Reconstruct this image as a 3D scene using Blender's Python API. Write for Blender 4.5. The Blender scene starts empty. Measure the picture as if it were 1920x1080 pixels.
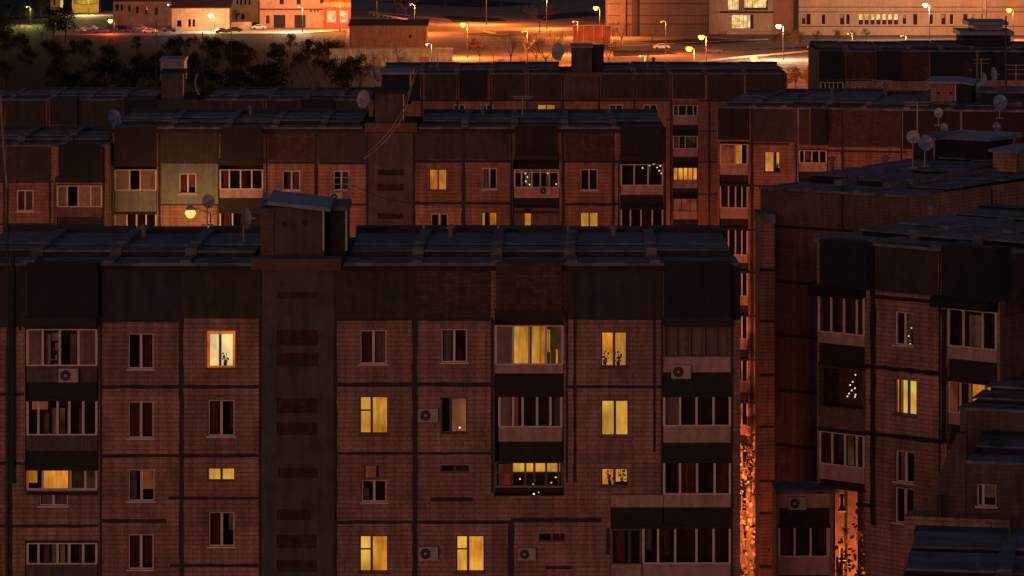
import bpy, math, random
from mathutils import Vector, Matrix
R = math.radians
random.seed(7)
S = bpy.context.scene
COL = S.collection

# ------------------------------------------------------------------ camera
FPX = 7050.0          # focal length in pixels of the 1920 wide photograph
HOR = -246.0          # horizon row of that photograph
CZ = 50.0             # eye height
cam = bpy.data.cameras.new('Camera')
cam.sensor_width = 36.0
cam.lens = 36.0 * FPX / 1920.0
cam.shift_y = -(540.0 - HOR) / 1920.0
cam.clip_start = 1.0
cam.clip_end = 9000.0
camo = bpy.data.objects.new('Camera', cam)
camo.location = (0, 0, CZ)
camo.rotation_euler = (R(90), 0, 0)
COL.objects.link(camo)
S.camera = camo

# ------------------------------------------------------------------ light
SUN_EL, SUN_AZ = 5.5, 191.0     # afterglow, low behind the camera
w = bpy.data.worlds.new('World'); S.world = w; w.use_nodes = True
nt = w.node_tree
bg = nt.nodes['Background']
sky = nt.nodes.new('ShaderNodeTexSky')
sky.sky_type = 'NISHITA'; sky.sun_disc = False
sky.sun_elevation = R(SUN_EL); sky.sun_rotation = R(SUN_AZ)
tint = nt.nodes.new('ShaderNodeMix'); tint.data_type = 'RGBA'; tint.blend_type = 'MULTIPLY'
tint.inputs['Factor'].default_value = 1.0; tint.inputs['B'].default_value = (1.0, .84, 1.12, 1)
nt.links.new(sky.outputs[0], tint.inputs['A']); nt.links.new(tint.outputs['Result'], bg.inputs[0])
bg.inputs[1].default_value = 0.05
sun = bpy.data.lights.new('Sun', 'SUN')
sun.energy = 0.57; sun.angle = R(12); sun.color = (1.0, 0.39, 0.29)
suno = bpy.data.objects.new('Sun', sun); COL.objects.link(suno)
az = R(SUN_AZ); el = R(SUN_EL)
sd = Vector((math.sin(az) * math.cos(el), math.cos(az) * math.cos(el), math.sin(el)))
suno.rotation_euler = sd.to_track_quat('Z', 'Y').to_euler()
vs = S.view_settings
vs.view_transform = 'Standard'; vs.look = 'None'; vs.gamma = 1.0
vs.exposure = -0.75
vs.use_curve_mapping = False

# ------------------------------------------------------------------ materials
def nodemat(name):
    m = bpy.data.materials.new(name); m.use_nodes = True
    n = m.node_tree
    return m, n, n.nodes['Principled BSDF']

def mat(name, c, rough=0.85, var=0.25, scale=1.5, c2=None, bump=0.0, metal=0.0, fine=None, streak=0.0):
    m, n, p = nodemat(name)
    L = n.links
    tc = n.nodes.new('ShaderNodeTexCoord')
    no = n.nodes.new('ShaderNodeTexNoise'); no.inputs['Scale'].default_value = scale
    no.inputs['Detail'].default_value = 6; no.inputs['Roughness'].default_value = 0.65
    L.new(tc.outputs['Object'], no.inputs['Vector'])
    mx = n.nodes.new('ShaderNodeMix'); mx.data_type = 'RGBA'
    a = Vector(c); b = Vector(c2) if c2 else a * (1 - var)
    mx.inputs['A'].default_value = (*(a * (1 + (var * .5 if not c2 else 0))), 1)
    mx.inputs['B'].default_value = (*b, 1)
    rp = n.nodes.new('ShaderNodeMapRange')
    rp.inputs[1].default_value = .35; rp.inputs[2].default_value = .65
    L.new(no.outputs[0], rp.inputs[0]); L.new(rp.outputs[0], mx.inputs['Factor'])
    out = mx.outputs['Result']
    if streak:
        mp = n.nodes.new('ShaderNodeMapping'); mp.inputs['Scale'].default_value = (2.2, 2.2, .18)
        L.new(tc.outputs['Object'], mp.inputs['Vector'])
        n2 = n.nodes.new('ShaderNodeTexNoise'); n2.inputs['Scale'].default_value = 1.6; n2.inputs['Detail'].default_value = 5
        L.new(mp.outputs[0], n2.inputs['Vector'])
        r2 = n.nodes.new('ShaderNodeMapRange'); r2.inputs[1].default_value = .38; r2.inputs[2].default_value = .62
        r2.inputs[3].default_value = 1 - streak; r2.inputs[4].default_value = 1.0
        L.new(n2.outputs[0], r2.inputs[0])
        mm = n.nodes.new('ShaderNodeMix'); mm.data_type = 'RGBA'; mm.blend_type = 'MULTIPLY'; mm.inputs['Factor'].default_value = 1
        L.new(out, mm.inputs['A']); L.new(r2.outputs[0], mm.inputs['B']); out = mm.outputs['Result']
    L.new(out, p.inputs['Base Color'])
    p.inputs['Roughness'].default_value = rough; p.inputs['Metallic'].default_value = metal
    if bump:
        bp = n.nodes.new('ShaderNodeBump'); bp.inputs['Strength'].default_value = bump
        L.new(no.outputs[0], bp.inputs['Height']); L.new(bp.outputs[0], p.inputs['Normal'])
    return m

def tilemat(name, c, mortar, row=0.17, wid=0.42, var=0.3, patch=None):
    """ceramic-tile / brick clad precast panel: courses in local x/z with patchy wear"""
    m, n, p = nodemat(name); L = n.links
    tc = n.nodes.new('ShaderNodeTexCoord'); sp = n.nodes.new('ShaderNodeSeparateXYZ'); cb = n.nodes.new('ShaderNodeCombineXYZ')
    ad = n.nodes.new('ShaderNodeMath'); ad.operation = 'ADD'
    L.new(tc.outputs['Object'], sp.inputs[0]); L.new(sp.outputs[0], ad.inputs[0]); L.new(sp.outputs[1], ad.inputs[1])
    L.new(ad.outputs[0], cb.inputs[0]); L.new(sp.outputs[2], cb.inputs[1])
    br = n.nodes.new('ShaderNodeTexBrick')
    br.inputs['Scale'].default_value = 1; br.inputs['Brick Width'].default_value = wid
    br.inputs['Row Height'].default_value = row; br.inputs['Mortar Size'].default_value = row * .13
    br.inputs['Color1'].default_value = (*c, 1); br.inputs['Color2'].default_value = (*(Vector(c) * (1 - var)), 1)
    br.inputs['Mortar'].default_value = (*mortar, 1); br.inputs['Mortar Smooth'].default_value = .5
    L.new(cb.outputs[0], br.inputs['Vector'])
    no = n.nodes.new('ShaderNodeTexNoise'); no.inputs['Scale'].default_value = .55; no.inputs['Detail'].default_value = 9
    no.inputs['Roughness'].default_value = .7
    L.new(tc.outputs['Object'], no.inputs['Vector'])
    rp = n.nodes.new('ShaderNodeMapRange'); rp.inputs[1].default_value = .33; rp.inputs[2].default_value = .67
    rp.inputs[3].default_value = .62; rp.inputs[4].default_value = 1.22
    L.new(no.outputs[0], rp.inputs[0])
    mm = n.nodes.new('ShaderNodeMix'); mm.data_type = 'RGBA'; mm.blend_type = 'MULTIPLY'; mm.inputs['Factor'].default_value = 1
    L.new(br.outputs[0], mm.inputs['A']); L.new(rp.outputs[0], mm.inputs['B'])
    # rain streaks
    mp = n.nodes.new('ShaderNodeMapping'); mp.inputs['Scale'].default_value = (2.4, 2.4, .16)
    L.new(tc.outputs['Object'], mp.inputs['Vector'])
    n3 = n.nodes.new('ShaderNodeTexNoise'); n3.inputs['Scale'].default_value = 1.7; n3.inputs['Detail'].default_value = 7
    L.new(mp.outputs[0], n3.inputs['Vector'])
    r3 = n.nodes.new('ShaderNodeMapRange'); r3.inputs[1].default_value = .36; r3.inputs[2].default_value = .62
    r3.inputs[3].default_value = .68; r3.inputs[4].default_value = 1.06
    L.new(n3.outputs[0], r3.inputs[0])
    # fine grain of single tiles
    n4 = n.nodes.new('ShaderNodeTexNoise'); n4.inputs['Scale'].default_value = 9; n4.inputs['Detail'].default_value = 4
    L.new(tc.outputs['Object'], n4.inputs['Vector'])
    r4 = n.nodes.new('ShaderNodeMapRange'); r4.inputs[1].default_value = .3; r4.inputs[2].default_value = .7
    r4.inputs[3].default_value = .78; r4.inputs[4].default_value = 1.15
    L.new(n4.outputs[0], r4.inputs[0])
    ta = n.nodes.new('ShaderNodeAttribute'); ta.attribute_name = 'tone'
    t1 = n.nodes.new('ShaderNodeMath'); t1.operation = 'ADD'; t1.inputs[1].default_value = 1.0
    L.new(ta.outputs['Fac'], t1.inputs[0])
    t2 = n.nodes.new('ShaderNodeMath'); t2.operation = 'MULTIPLY'; L.new(t1.outputs[0], t2.inputs[0]); L.new(r3.outputs[0], t2.inputs[1])
    t3 = n.nodes.new('ShaderNodeMath'); t3.operation = 'MULTIPLY'; L.new(t2.outputs[0], t3.inputs[0]); L.new(r4.outputs[0], t3.inputs[1])
    m2 = n.nodes.new('ShaderNodeMix'); m2.data_type = 'RGBA'; m2.blend_type = 'MULTIPLY'; m2.inputs['Factor'].default_value = 1
    L.new(mm.outputs['Result'], m2.inputs['A']); L.new(t3.outputs[0], m2.inputs['B'])
    L.new(m2.outputs['Result'], p.inputs['Base Color']); p.inputs['Roughness'].default_value = .8
    return m

def emat(name, c, s, folds=14.0, dark=0.35, c2=None, zs=0.6):
    """lit curtain or lamplit room seen in a window"""
    m = bpy.data.materials.new(name); m.use_nodes = True; n = m.node_tree; L = n.links
    n.nodes.remove(n.nodes['Principled BSDF']); o = n.nodes['Material Output']
    e = n.nodes.new('ShaderNodeEmission'); tc = n.nodes.new('ShaderNodeTexCoord')
    mp = n.nodes.new('ShaderNodeMapping'); mp.inputs['Scale'].default_value = (1, 1, zs * .25)
    L.new(tc.outputs['Object'], mp.inputs[0])
    no = n.nodes.new('ShaderNodeTexNoise'); no.inputs['Scale'].default_value = folds * .6; no.inputs['Detail'].default_value = 3
    L.new(mp.outputs[0], no.inputs['Vector'])
    rp = n.nodes.new('ShaderNodeMapRange'); rp.inputs[1].default_value = .35; rp.inputs[2].default_value = .65
    L.new(no.outputs[0], rp.inputs[0])
    n2 = n.nodes.new('ShaderNodeTexNoise'); n2.inputs['Scale'].default_value = 1.1; n2.inputs['Detail'].default_value = 2
    L.new(tc.outputs['Object'], n2.inputs['Vector'])
    r2 = n.nodes.new('ShaderNodeMapRange'); r2.inputs[1].default_value = .4; r2.inputs[2].default_value = .6
    L.new(n2.outputs[0], r2.inputs[0])
    mx = n.nodes.new('ShaderNodeMix'); mx.data_type = 'RGBA'
    c2 = c2 or tuple(Vector(c) * .7)
    mx.inputs['A'].default_value = (*c, 1); mx.inputs['B'].default_value = (*c2, 1)
    L.new(r2.outputs[0], mx.inputs['Factor'])
    st = n.nodes.new('ShaderNodeMapRange'); st.inputs[3].default_value = s * (1 - dark); st.inputs[4].default_value = s
    L.new(rp.outputs[0], st.inputs[0])
    n3 = n.nodes.new('ShaderNodeTexVoronoi'); n3.inputs['Scale'].default_value = .75; n3.feature = 'F1'
    L.new(tc.outputs['Object'], n3.inputs['Vector'])
    r3 = n.nodes.new('ShaderNodeMapRange'); r3.inputs[1].default_value = .15; r3.inputs[2].default_value = .8
    r3.inputs[3].default_value = 1.6; r3.inputs[4].default_value = .68
    L.new(n3.outputs['Distance'], r3.inputs[0])
    ml = n.nodes.new('ShaderNodeMath'); ml.operation = 'MULTIPLY'; L.new(st.outputs[0], ml.inputs[0]); L.new(r3.outputs[0], ml.inputs[1])
    st = ml
    L.new(mx.outputs['Result'], e.inputs[0]); L.new(st.outputs[0], e.inputs[1]); L.new(e.outputs[0], o.inputs[0])
    return m

def glassmat():
    m = bpy.data.materials.new('window_glass'); m.use_nodes = True; n = m.node_tree; L = n.links
    n.nodes.remove(n.nodes['Principled BSDF']); o = n.nodes['Material Output']
    t = n.nodes.new('ShaderNodeBsdfTransparent'); t.inputs[0].default_value = (.86, .88, .88, 1)
    g = n.nodes.new('ShaderNodeBsdfGlossy'); g.inputs['Roughness'].default_value = .04; g.inputs[0].default_value = (.9, .9, .9, 1)
    f = n.nodes.new('ShaderNodeFresnel'); f.inputs[0].default_value = 1.5
    mx = n.nodes.new('ShaderNodeMixShader')
    L.new(f.outputs[0], mx.inputs[0]); L.new(t.outputs[0], mx.inputs[1]); L.new(g.outputs[0], mx.inputs[2]); L.new(mx.outputs[0], o.inputs[0])
    return m

M = {}
M['tile'] = tilemat('terracotta_tile_cladding', (.385, .205, .165), (.18, .095, .08), row=.18, wid=.9, var=.16)
M['tile_b'] = tilemat('brown_tile_cladding', (.37, .18, .14), (.20, .10, .08), row=.22, wid=1.1, var=.16)
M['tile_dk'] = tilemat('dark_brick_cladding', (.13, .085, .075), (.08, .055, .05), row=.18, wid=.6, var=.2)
M['stair'] = mat('stairwell_concrete', (.085, .07, .068), var=.35, scale=1.2, streak=.3)
M['attic'] = mat('attic_concrete', (.048, .040, .040), var=.3, scale=1.8, streak=.3)
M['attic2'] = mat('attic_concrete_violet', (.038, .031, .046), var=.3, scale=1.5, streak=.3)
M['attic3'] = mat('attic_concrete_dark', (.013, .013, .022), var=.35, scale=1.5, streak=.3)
M['attic4'] = tilemat('attic_brick', (.10, .045, .036), (.035, .025, .024), row=.15, wid=.34, var=.55)
M['joint'] = mat('bitumen_joint_sealant', (.012, .009, .01), rough=.7, var=.3, scale=4)
M['pier'] = mat('pier_concrete', (.30, .19, .16), var=.3, scale=2, streak=.25)
M['dark'] = mat('dark_concrete_and_shade', (.018, .016, .018), var=.3, scale=2)  # balcony recess shade is put into this colour; plain dark parts use it too
M['parapet'] = mat('balcony_parapet_sheet', (.42, .27, .27), var=.2, scale=3, streak=.25)
M['parapet_d'] = mat('balcony_parapet_brown', (.13, .085, .08), var=.3, scale=3, streak=.3)
M['green'] = mat('pale_green_insulated_render', (.18, .195, .175), var=.2, scale=2, streak=.2)
M['siding'] = mat('balcony_siding', (.24, .15, .15), var=.25, scale=3, streak=.4)
M['interior'] = mat('room_interior', (.035, .02, .02), var=.4, scale=1)
M['roof'] = mat('roof_felt', (.13, .13, .185), rough=.8, var=.7, scale=.9, bump=.2)
M['roofedge'] = mat('roof_slab_concrete', (.13, .125, .15), rough=.85, var=.5, scale=2.2, bump=.2)
M['shade_black'] = mat('bitumen_shade_black', (.004, .004, .007), rough=.7, var=.3, scale=2)  # near-black so roof step faces and undersides look shaded
M['zinc'] = mat('bluish_zinc_sheet', (.13, .165, .24), rough=.5, var=.35, scale=1.5)
M['cornice'] = mat('red_brown_cornice', (.12, .055, .05), var=.3, scale=2)
M['frame'] = mat('white_pvc_frame', (.62, .48, .46), rough=.5, var=.15, scale=4)
M['frame_d'] = mat('brown_wood_frame', (.10, .055, .045), rough=.6, var=.3, scale=4)
M['glass'] = glassmat()
M['curt_r'] = mat('dull_red_curtain', (.16, .045, .035), var=.5, scale=3, streak=.6)
M['curt_g'] = mat('grey_net_curtain', (.22, .20, .20), var=.4, scale=4, streak=.6)
M['curt_w'] = mat('pale_curtain', (.5, .42, .40), var=.3, scale=4, streak=.5)
M['curt_p'] = mat('mauve_blind', (.30, .20, .20), var=.25, scale=4, streak=.35)
M['stairwin'] = mat('stairwell_grille', (.075, .022, .022), var=.6, scale=5, streak=.5)
M['metal'] = mat('grey_metal', (.3, .3, .32), rough=.5, var=.2, scale=5, metal=.3)
M['darkmetal'] = mat('black_painted_metal', (.02, .02, .022), rough=.5, var=.3, scale=4)
M['dish'] = mat('dish_enamel', (.34, .34, .42), rough=.5, var=.3, scale=5)
M['dish2'] = mat('blue_dish_enamel', (.16, .23, .42), rough=.5, var=.6, scale=4)
M['acw'] = mat('air_conditioner_enamel', (.33, .28, .29), rough=.5, var=.15, scale=5)
M['fan'] = mat('fan_grille_black', (.012, .012, .014), rough=.6, var=.3, scale=8)
M['skin'] = mat('skin', (.80, .50, .38), rough=.6, var=.1, scale=8)
M['hair'] = mat('dark_hair', (.03, .018, .012), rough=.6, var=.3, scale=20)
M['cloth'] = mat('dark_clothing', (.03, .03, .04), rough=.9, var=.3, scale=8)
M['towel'] = mat('pale_cloth', (.55, .45, .40), rough=.9, var=.3, scale=8)
M['cable'] = mat('cable_sheath', (.2, .18, .17), rough=.6, var=.3, scale=3)
M['bark'] = mat('bark', (.07, .045, .03), var=.4, scale=3)
M['leaf'] = mat('dark_foliage', (.030, .034, .019), var=.5, scale=.35)
M['leaf_o'] = mat('orange_lit_foliage', (.12, .09, .035), var=.5, scale=.5)  # warm leaf tone carries the orange lamplight
M['grass'] = mat('rough_grass', (.018, .017, .013), var=.5, scale=.08, c2=(.010, .010, .009))
M['asphalt'] = mat('dusty_asphalt', (.30, .22, .20), var=.5, scale=.09, c2=(.11, .085, .085))
M['pave'] = mat('pale_pavement', (.42, .36, .3), var=.3, scale=.1)
M['lit_y'] = emat('lit_yellow_curtain', (1, .44, .055), 1.3, c2=(.95, .30, .025))
M['lit_y2'] = emat('lit_pale_yellow_room', (1, .52, .075), 1.25, c2=(1, .42, .045), dark=.2)
M['lit_o'] = emat('lit_orange_curtain', (1, .34, .04), 1.1, c2=(.8, .22, .02))
M['lit_w'] = emat('lit_white_room', (1, .76, .36), 1.8, c2=(1, .50, .12), dark=.15)
M['lit_g'] = emat('lit_lime_curtain', (1, .78, .09), 1.0, c2=(1, .52, .07), dark=.2)
M['lit_r'] = emat('dim_red_lit_curtain', (.75, .16, .07), .35, c2=(.5, .1, .05))
M['lit_rim'] = emat('painted_reveal_glow', (1, .22, .03), .9, dark=.2)
M['lit_dim'] = emat('dimly_lit_room', (.6, .28, .08), .16, c2=(.2, .08, .03))
M['bulb'] = emat('fairy_light_bulb', (1, .8, .45), 2.2, dark=0)

for k_ in ('grass', 'asphalt', 'leaf', 'leaf_o'):
    M[k_].node_tree.nodes['Principled BSDF'].inputs['Specular IOR Level'].default_value = {'grass': .14, 'asphalt': .2}.get(k_, 0)
# ------------------------------------------------------------------ mesh helpers
class MB:
    def __init__(s): s.v = []; s.f = []
    def add(s, vs, fs):
        o = len(s.v); s.v += [tuple(v) for v in vs]; s.f += [tuple(i + o for i in f) for f in fs]
    def box(s, x0, x1, y0, y1, z0, z1):
        s.add([(x0,y0,z0),(x1,y0,z0),(x1,y1,z0),(x0,y1,z0),(x0,y0,z1),(x1,y0,z1),(x1,y1,z1),(x0,y1,z1)],
              [(0,3,2,1),(4,5,6,7),(0,1,5,4),(1,2,6,5),(2,3,7,6),(3,0,4,7)])
        return s
    def slab(s, x0, x1, y0, y1, za, zb, t):     # slab sloping from za at y0 to zb at y1
        s.add([(x0,y0,za-t),(x1,y0,za-t),(x1,y1,zb-t),(x0,y1,zb-t),(x0,y0,za),(x1,y0,za),(x1,y1,zb),(x0,y1,zb)],
              [(0,3,2,1),(4,5,6,7),(0,1,5,4),(1,2,6,5),(2,3,7,6),(3,0,4,7)])
        return s
    def quad(s, a, b, c, d): s.add([a, b, c, d], [(0,1,2,3)]); return s
    def tube(s, p, q, r0, r1=None, n=6):
        r1 = r0 if r1 is None else r1
        p = Vector(p); q = Vector(q); d = (q - p)
        if d.length < 1e-6: return s
        d.normalize(); a = d.orthogonal().normalized(); b = d.cross(a)
        vs = []
        for c, r in ((p, r0), (q, r1)):
            for i in range(n):
                t = 2 * math.pi * i / n; vs.append(c + a * math.cos(t) * r + b * math.sin(t) * r)
        fs = [(i, (i + 1) % n, n + (i + 1) % n, n + i) for i in range(n)]
        fs += [tuple(range(n - 1, -1, -1)), tuple(range(n, 2 * n))]
        s.add(vs, fs); return s
    def path(s, pts, r, n=5):
        for a, b in zip(pts[:-1], pts[1:]): s.tube(a, b, r, r, n)
        return s
    def lathe(s, prof, n=20, axis='y', c=(0,0,0)):     # profile (radius, along axis)
        vs = []
        for r, h in prof:
            for i in range(n):
                t = 2 * math.pi * i / n
                if axis == 'y': vs.append((c[0] + r * math.cos(t), c[1] + h, c[2] + r * math.sin(t)))
                else: vs.append((c[0] + r * math.cos(t), c[1] + r * math.sin(t), c[2] + h))
        fs = []
        for k in range(len(prof) - 1):
            for i in range(n):
                j = (i + 1) % n; fs.append((k*n+i, k*n+j, (k+1)*n+j, (k+1)*n+i))
        s.add(vs, fs); return s
    def build(s, name, m, parent=None, smooth=False):
        me = bpy.data.meshes.new(name); me.from_pydata(s.v, [], s.f); me.update()
        o = bpy.data.objects.new(name, me); COL.objects.link(o)
        for mm in (m if isinstance(m, (list, tuple)) else [m]): me.materials.append(mm)
        if parent: o.parent = parent
        if smooth:
            for p in me.polygons: p.use_smooth = True
        return o

def tag(o, label=None, cat=None, group=None, kind=None):
    if label: o['label'] = label
    if cat: o['category'] = cat
    if group: o['group'] = group
    if kind: o['kind'] = kind
    return o

def empty(name, loc, rz=0.0):
    o = bpy.data.objects.new(name, None); o.empty_display_size = .5
    o.location = loc; o.rotation_euler = (0, 0, rz); COL.objects.link(o); return o

def kids(o): return [c for c in COL.objects if c.parent == o]
def copy_tree(o, parent=None):
    c = o.copy(); COL.objects.link(c); c.parent = parent
    for ch in kids(o): copy_tree(ch, c)
    return c

def at(px, py, Y):      # point of the world on the photo ray at distance Y
    return Vector(((px - 960) / FPX * Y, Y, CZ - (py - HOR) / FPX * Y))
def gd(py, h=0.0):      # distance at which height h shows on row py
    return (CZ - h) * FPX / (py - HOR)

# ------------------------------------------------------------------ apartment blocks
class Block:
    """a building whose facade runs along local x; local y goes into the building"""
    def __init__(s, name, label, px, d, ang=0.0, cat='apartment building', group=None):
        s.a = R(ang); s.c = math.cos(s.a); s.s = math.sin(s.a)
        s.X0 = (px - 960) / FPX * d; s.Y0 = d
        s.root = empty(name, (s.X0, s.Y0, 0), s.a)
        tag(s.root, label, cat, group)
        s.holes = []; s.ju = []; s.jz = []
    def u(s, px, off=0.0):
        k = (px - 960) / FPX
        return (k * s.Y0 - s.X0 + off * s.s + k * off * s.c) / (s.c - k * s.s)
    def z(s, px, py, off=0.0):
        t = s.Y0 + s.u(px, off) * s.s + off * s.c
        return CZ - (py - HOR) / FPX * t
    def rect(s, x0, y0, x1, y1, off=0.0):
        xm = (x0 + x1) / 2
        return s.u(x0, off), s.u(x1, off), s.z(xm, y1, off), s.z(xm, y0, off)
    def world(s, u, off, z):
        return Vector((s.X0 + u * s.c - off * s.s, s.Y0 + u * s.s + off * s.c, z))

def wall_holes(mb, u0, u1, z0, z1, holes, y=0.0, dep=0.3, ju=(), jz=()):
    hs = [h for h in holes if h[0] < u1 and h[1] > u0 and h[2] < z1 and h[3] > z0]
    hs = [(max(h[0], u0), min(h[1], u1), max(h[2], z0), min(h[3], z1)) for h in hs]
    us = sorted(set([u0, u1] + [h[0] for h in hs] + [h[1] for h in hs] + [q for q in ju if u0 < q < u1]))
    jset = set(q for q in jz if z0 < q < z1)
    zs = sorted(set([z0, z1] + [h[2] for h in hs] + [h[3] for h in hs]) | jset)
    for i in range(len(us) - 1):
        a, b = us[i], us[i + 1]
        if b - a < 1e-5: continue
        run = None
        for j in range(len(zs) - 1):
            c, d = zs[j], zs[j + 1]
            cu, cz = (a + b) / 2, (c + d) / 2
            solid = not any(h[0] < cu < h[1] and h[2] < cz < h[3] for h in hs)
            if solid: run = (run[0], d) if run else (c, d)
            if (not solid or j == len(zs) - 2 or d in jset) and run:
                mb.quad((a, y, run[0]), (b, y, run[0]), (b, y, run[1]), (a, y, run[1])); run = None
    for a, b, c, d in hs:
        mb.quad((a,y,c),(a,y,d),(a,y+dep,d),(a,y+dep,c)); mb.quad((b,y,c),(b,y+dep,c),(b,y+dep,d),(b,y,d))
        mb.quad((a,y,c),(a,y+dep,c),(b,y+dep,c),(b,y,c)); mb.quad((a,y,d),(b,y,d),(b,y+dep,d),(a,y+dep,d))

# window: mull = fractions of width, trans = (pane index, fraction of height)
def window(b, x0, y0, x1, y1, cur=None, mull=(.5,), trans=(), fr='frame', cover=None, sill=True, hole=True,
           ft=.055, off=0.0, label=None, rim=False, plant=0):
    a, c, z0, z1 = b.rect(x0, y0, x1, y1, off)
    if hole: b.holes.append((a, c, z0, z1))
    W, H = c - a, z1 - z0
    yo = off + .12
    m = MB()
    m.box(a, a+ft, yo, yo+.06, z0, z1); m.box(c-ft, c, yo, yo+.06, z0, z1)
    m.box(a+ft, c-ft, yo, yo+.06, z0, z0+ft); m.box(a+ft, c-ft, yo, yo+.06, z1-ft, z1)
    edges = [0] + list(mull) + [1]
    for f in mull:
        m.box(a+W*f-.05, a+W*f+.05, yo-.006, yo+.066, z0+ft, z1-ft)
    for i, f in trans:
        m.box(a+W*edges[i]+.05, a+W*edges[i+1]-.05, yo+.003, yo+.057, z0+H*f-.03, z0+H*f+.03)
    if sill: m.box(a-.06, c+.06, off-.10, yo-.003, z0-.045, z0+.012)
    w = m.build('window', M[fr], b.root)
    if label: w['label'] = label
    g = MB().quad((a+ft, yo+.03, z0+ft), (c-ft, yo+.03, z0+ft), (c-ft, yo+.03, z1-ft), (a+ft, yo+.03, z1-ft))
    g.build('pane', M['glass'], w)
    if cur:
        if isinstance(cur, str): cur = [(cur, 0, 1, 0, 1)]
        for cm, f0, f1, h0, h1 in cur:
            k = MB(); n = 10
            for i in range(n):        # hanging cloth with folds
                q0, q1 = f0+(f1-f0)*i/n, f0+(f1-f0)*(i+1)/n
                ya, yb = yo+.2+.03*math.sin(i*2.3), yo+.2+.03*math.sin((i+1)*2.3)
                k.quad((a+W*q0, ya, z0+H*h0), (a+W*q1, yb, z0+H*h0), (a+W*q1, yb, z0+H*h1), (a+W*q0, ya, z0+H*h1))
            k.build('curtain', M[cm], w)
    if rim:
        k = MB()
        k.box(a+.005, a+.12, off+.02, off+.10, z0+.02, z1-.02); k.box(c-.10, c-.005, off+.02, off+.10, z0+.02, z1-.02)
        k.box(a+.12, c-.10, off+.02, off+.10, z1-.14, z1-.02); k.box(a+.12, c-.10, off+.02, off+.10, z0+.02, z0+.09)
        k.build('reveal', M['lit_rim'], w)  # emissive strips imitate the room's lamplight on the reveal
    for i in range(plant):
        k = MB(); cx = a + W * random.uniform(.55, .8) if i % 2 == 0 else a + W * random.uniform(.15, .4)
        k.lathe([(.0, 0), (.06, 0), (.08, .12), (0, .12)], 8, 'z', (cx, yo+.12, z0+ft))
        for j in range(16):
            t = random.uniform(0, 6.28); r = random.uniform(.03, .16); h = random.uniform(.12, .55)
            p = Vector((cx + r*math.cos(t), yo+.12+.03*math.sin(t), z0+ft+h))
            k.tube((cx, yo+.12, z0+ft+.1), p, .006, .006, 3)
            e = random.uniform(.02, .05)
            k.quad(p+Vector((-e,0,-e)), p+Vector((e,0,-e*.4)), p+Vector((e*.8,0,e)), p+Vector((-e*.6,0,e*.8)))
        k.build('potted_plant', M['leaf'], w)
    return w

def vent(b, x0, y0, x1, y1):       # barred stairwell window
    a, c, z0, z1 = b.rect(x0, y0, x1, y1, -.1)
    b.holes.append((a, c, z0, z1))
    m = MB(); m.box(a, c, -.02, .0, z0, z1)
    w = m.build('window', M['stairwin'], b.root)
    g = MB(); n = 2
    for i in range(n + 1): g.box(a+(c-a)*i/n-.03, a+(c-a)*i/n+.03, -.08, -.04, z0, z1)
    g.box(a, c, -.10, -.02, z0, z0+.06); g.box(a, c, -.09, -.03, (z0+z1)/2-.02, (z0+z1)/2+.02)
    g.build('grille', M['joint'], w)

def joint(b, lines, w=4.5, mt='joint', name='panel_joint'):
    """black sealed seams between the precast panels; each line (x0,y0,x1,y1,width) in photo pixels"""
    for ln in lines:
        m = MB()
        x0, y0, x1, y1 = ln[:4]; ww = ln[4] if len(ln) > 4 else w
        h = ww / 47.0 / 2 * 1.5
        vert = abs(x1 - x0) < abs(y1 - y0)
        u0, u1 = b.u(x0), b.u(x1)
        if vert: z0, z1 = b.z(x0, y1), b.z(x1, y0); b.ju.append(u0)
        else: z0 = z1 = (b.z(x0, y0) + b.z(x1, y1)) / 2; b.jz.append(z0)
        L = (z1 - z0) if vert else (u1 - u0)
        n = max(2, min(60, int(L / .45))); P = []
        for i in range(n + 1):
            t = i / n; a_ = h * random.uniform(.75, 1.2); b_ = h * random.uniform(.75, 1.2)
            if vert: uu, zz = u0, z0 + L * t; P.append(((uu-a_, zz), (uu+b_, zz)))
            else: uu, zz = u0 + L * t, z0; P.append(((uu, zz-a_), (uu, zz+b_)))
        y = -.006 if vert else -.010
        vs = []
        for p, q in P: vs += [(p[0], y, p[1]), (q[0], y, q[1]), (p[0], .02, p[1]), (q[0], .02, q[1])]
        fs = []
        for i in range(n):
            k = 4*i; fs += [(k, k+1, k+5, k+4), (k, k+4, k+6, k+2), (k+1, k+3, k+7, k+5)]
        m.add(vs, fs)
        m.build(name, M[mt], b.root)

def attic(b, cells):
    """(x0,y0,x1,y1,material,projection[,flare])"""
    for c in cells:
        x0, y0, x1, y1, mt, pr = c[:6]
        a, d, z0, z1 = b.rect(x0, y0, x1, y1, -pr)
        pr += .014
        m = MB(); m.box(a, d, -pr, .30, z0, z1)
        m.build('attic_panel', M[mt], b.root)

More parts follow.
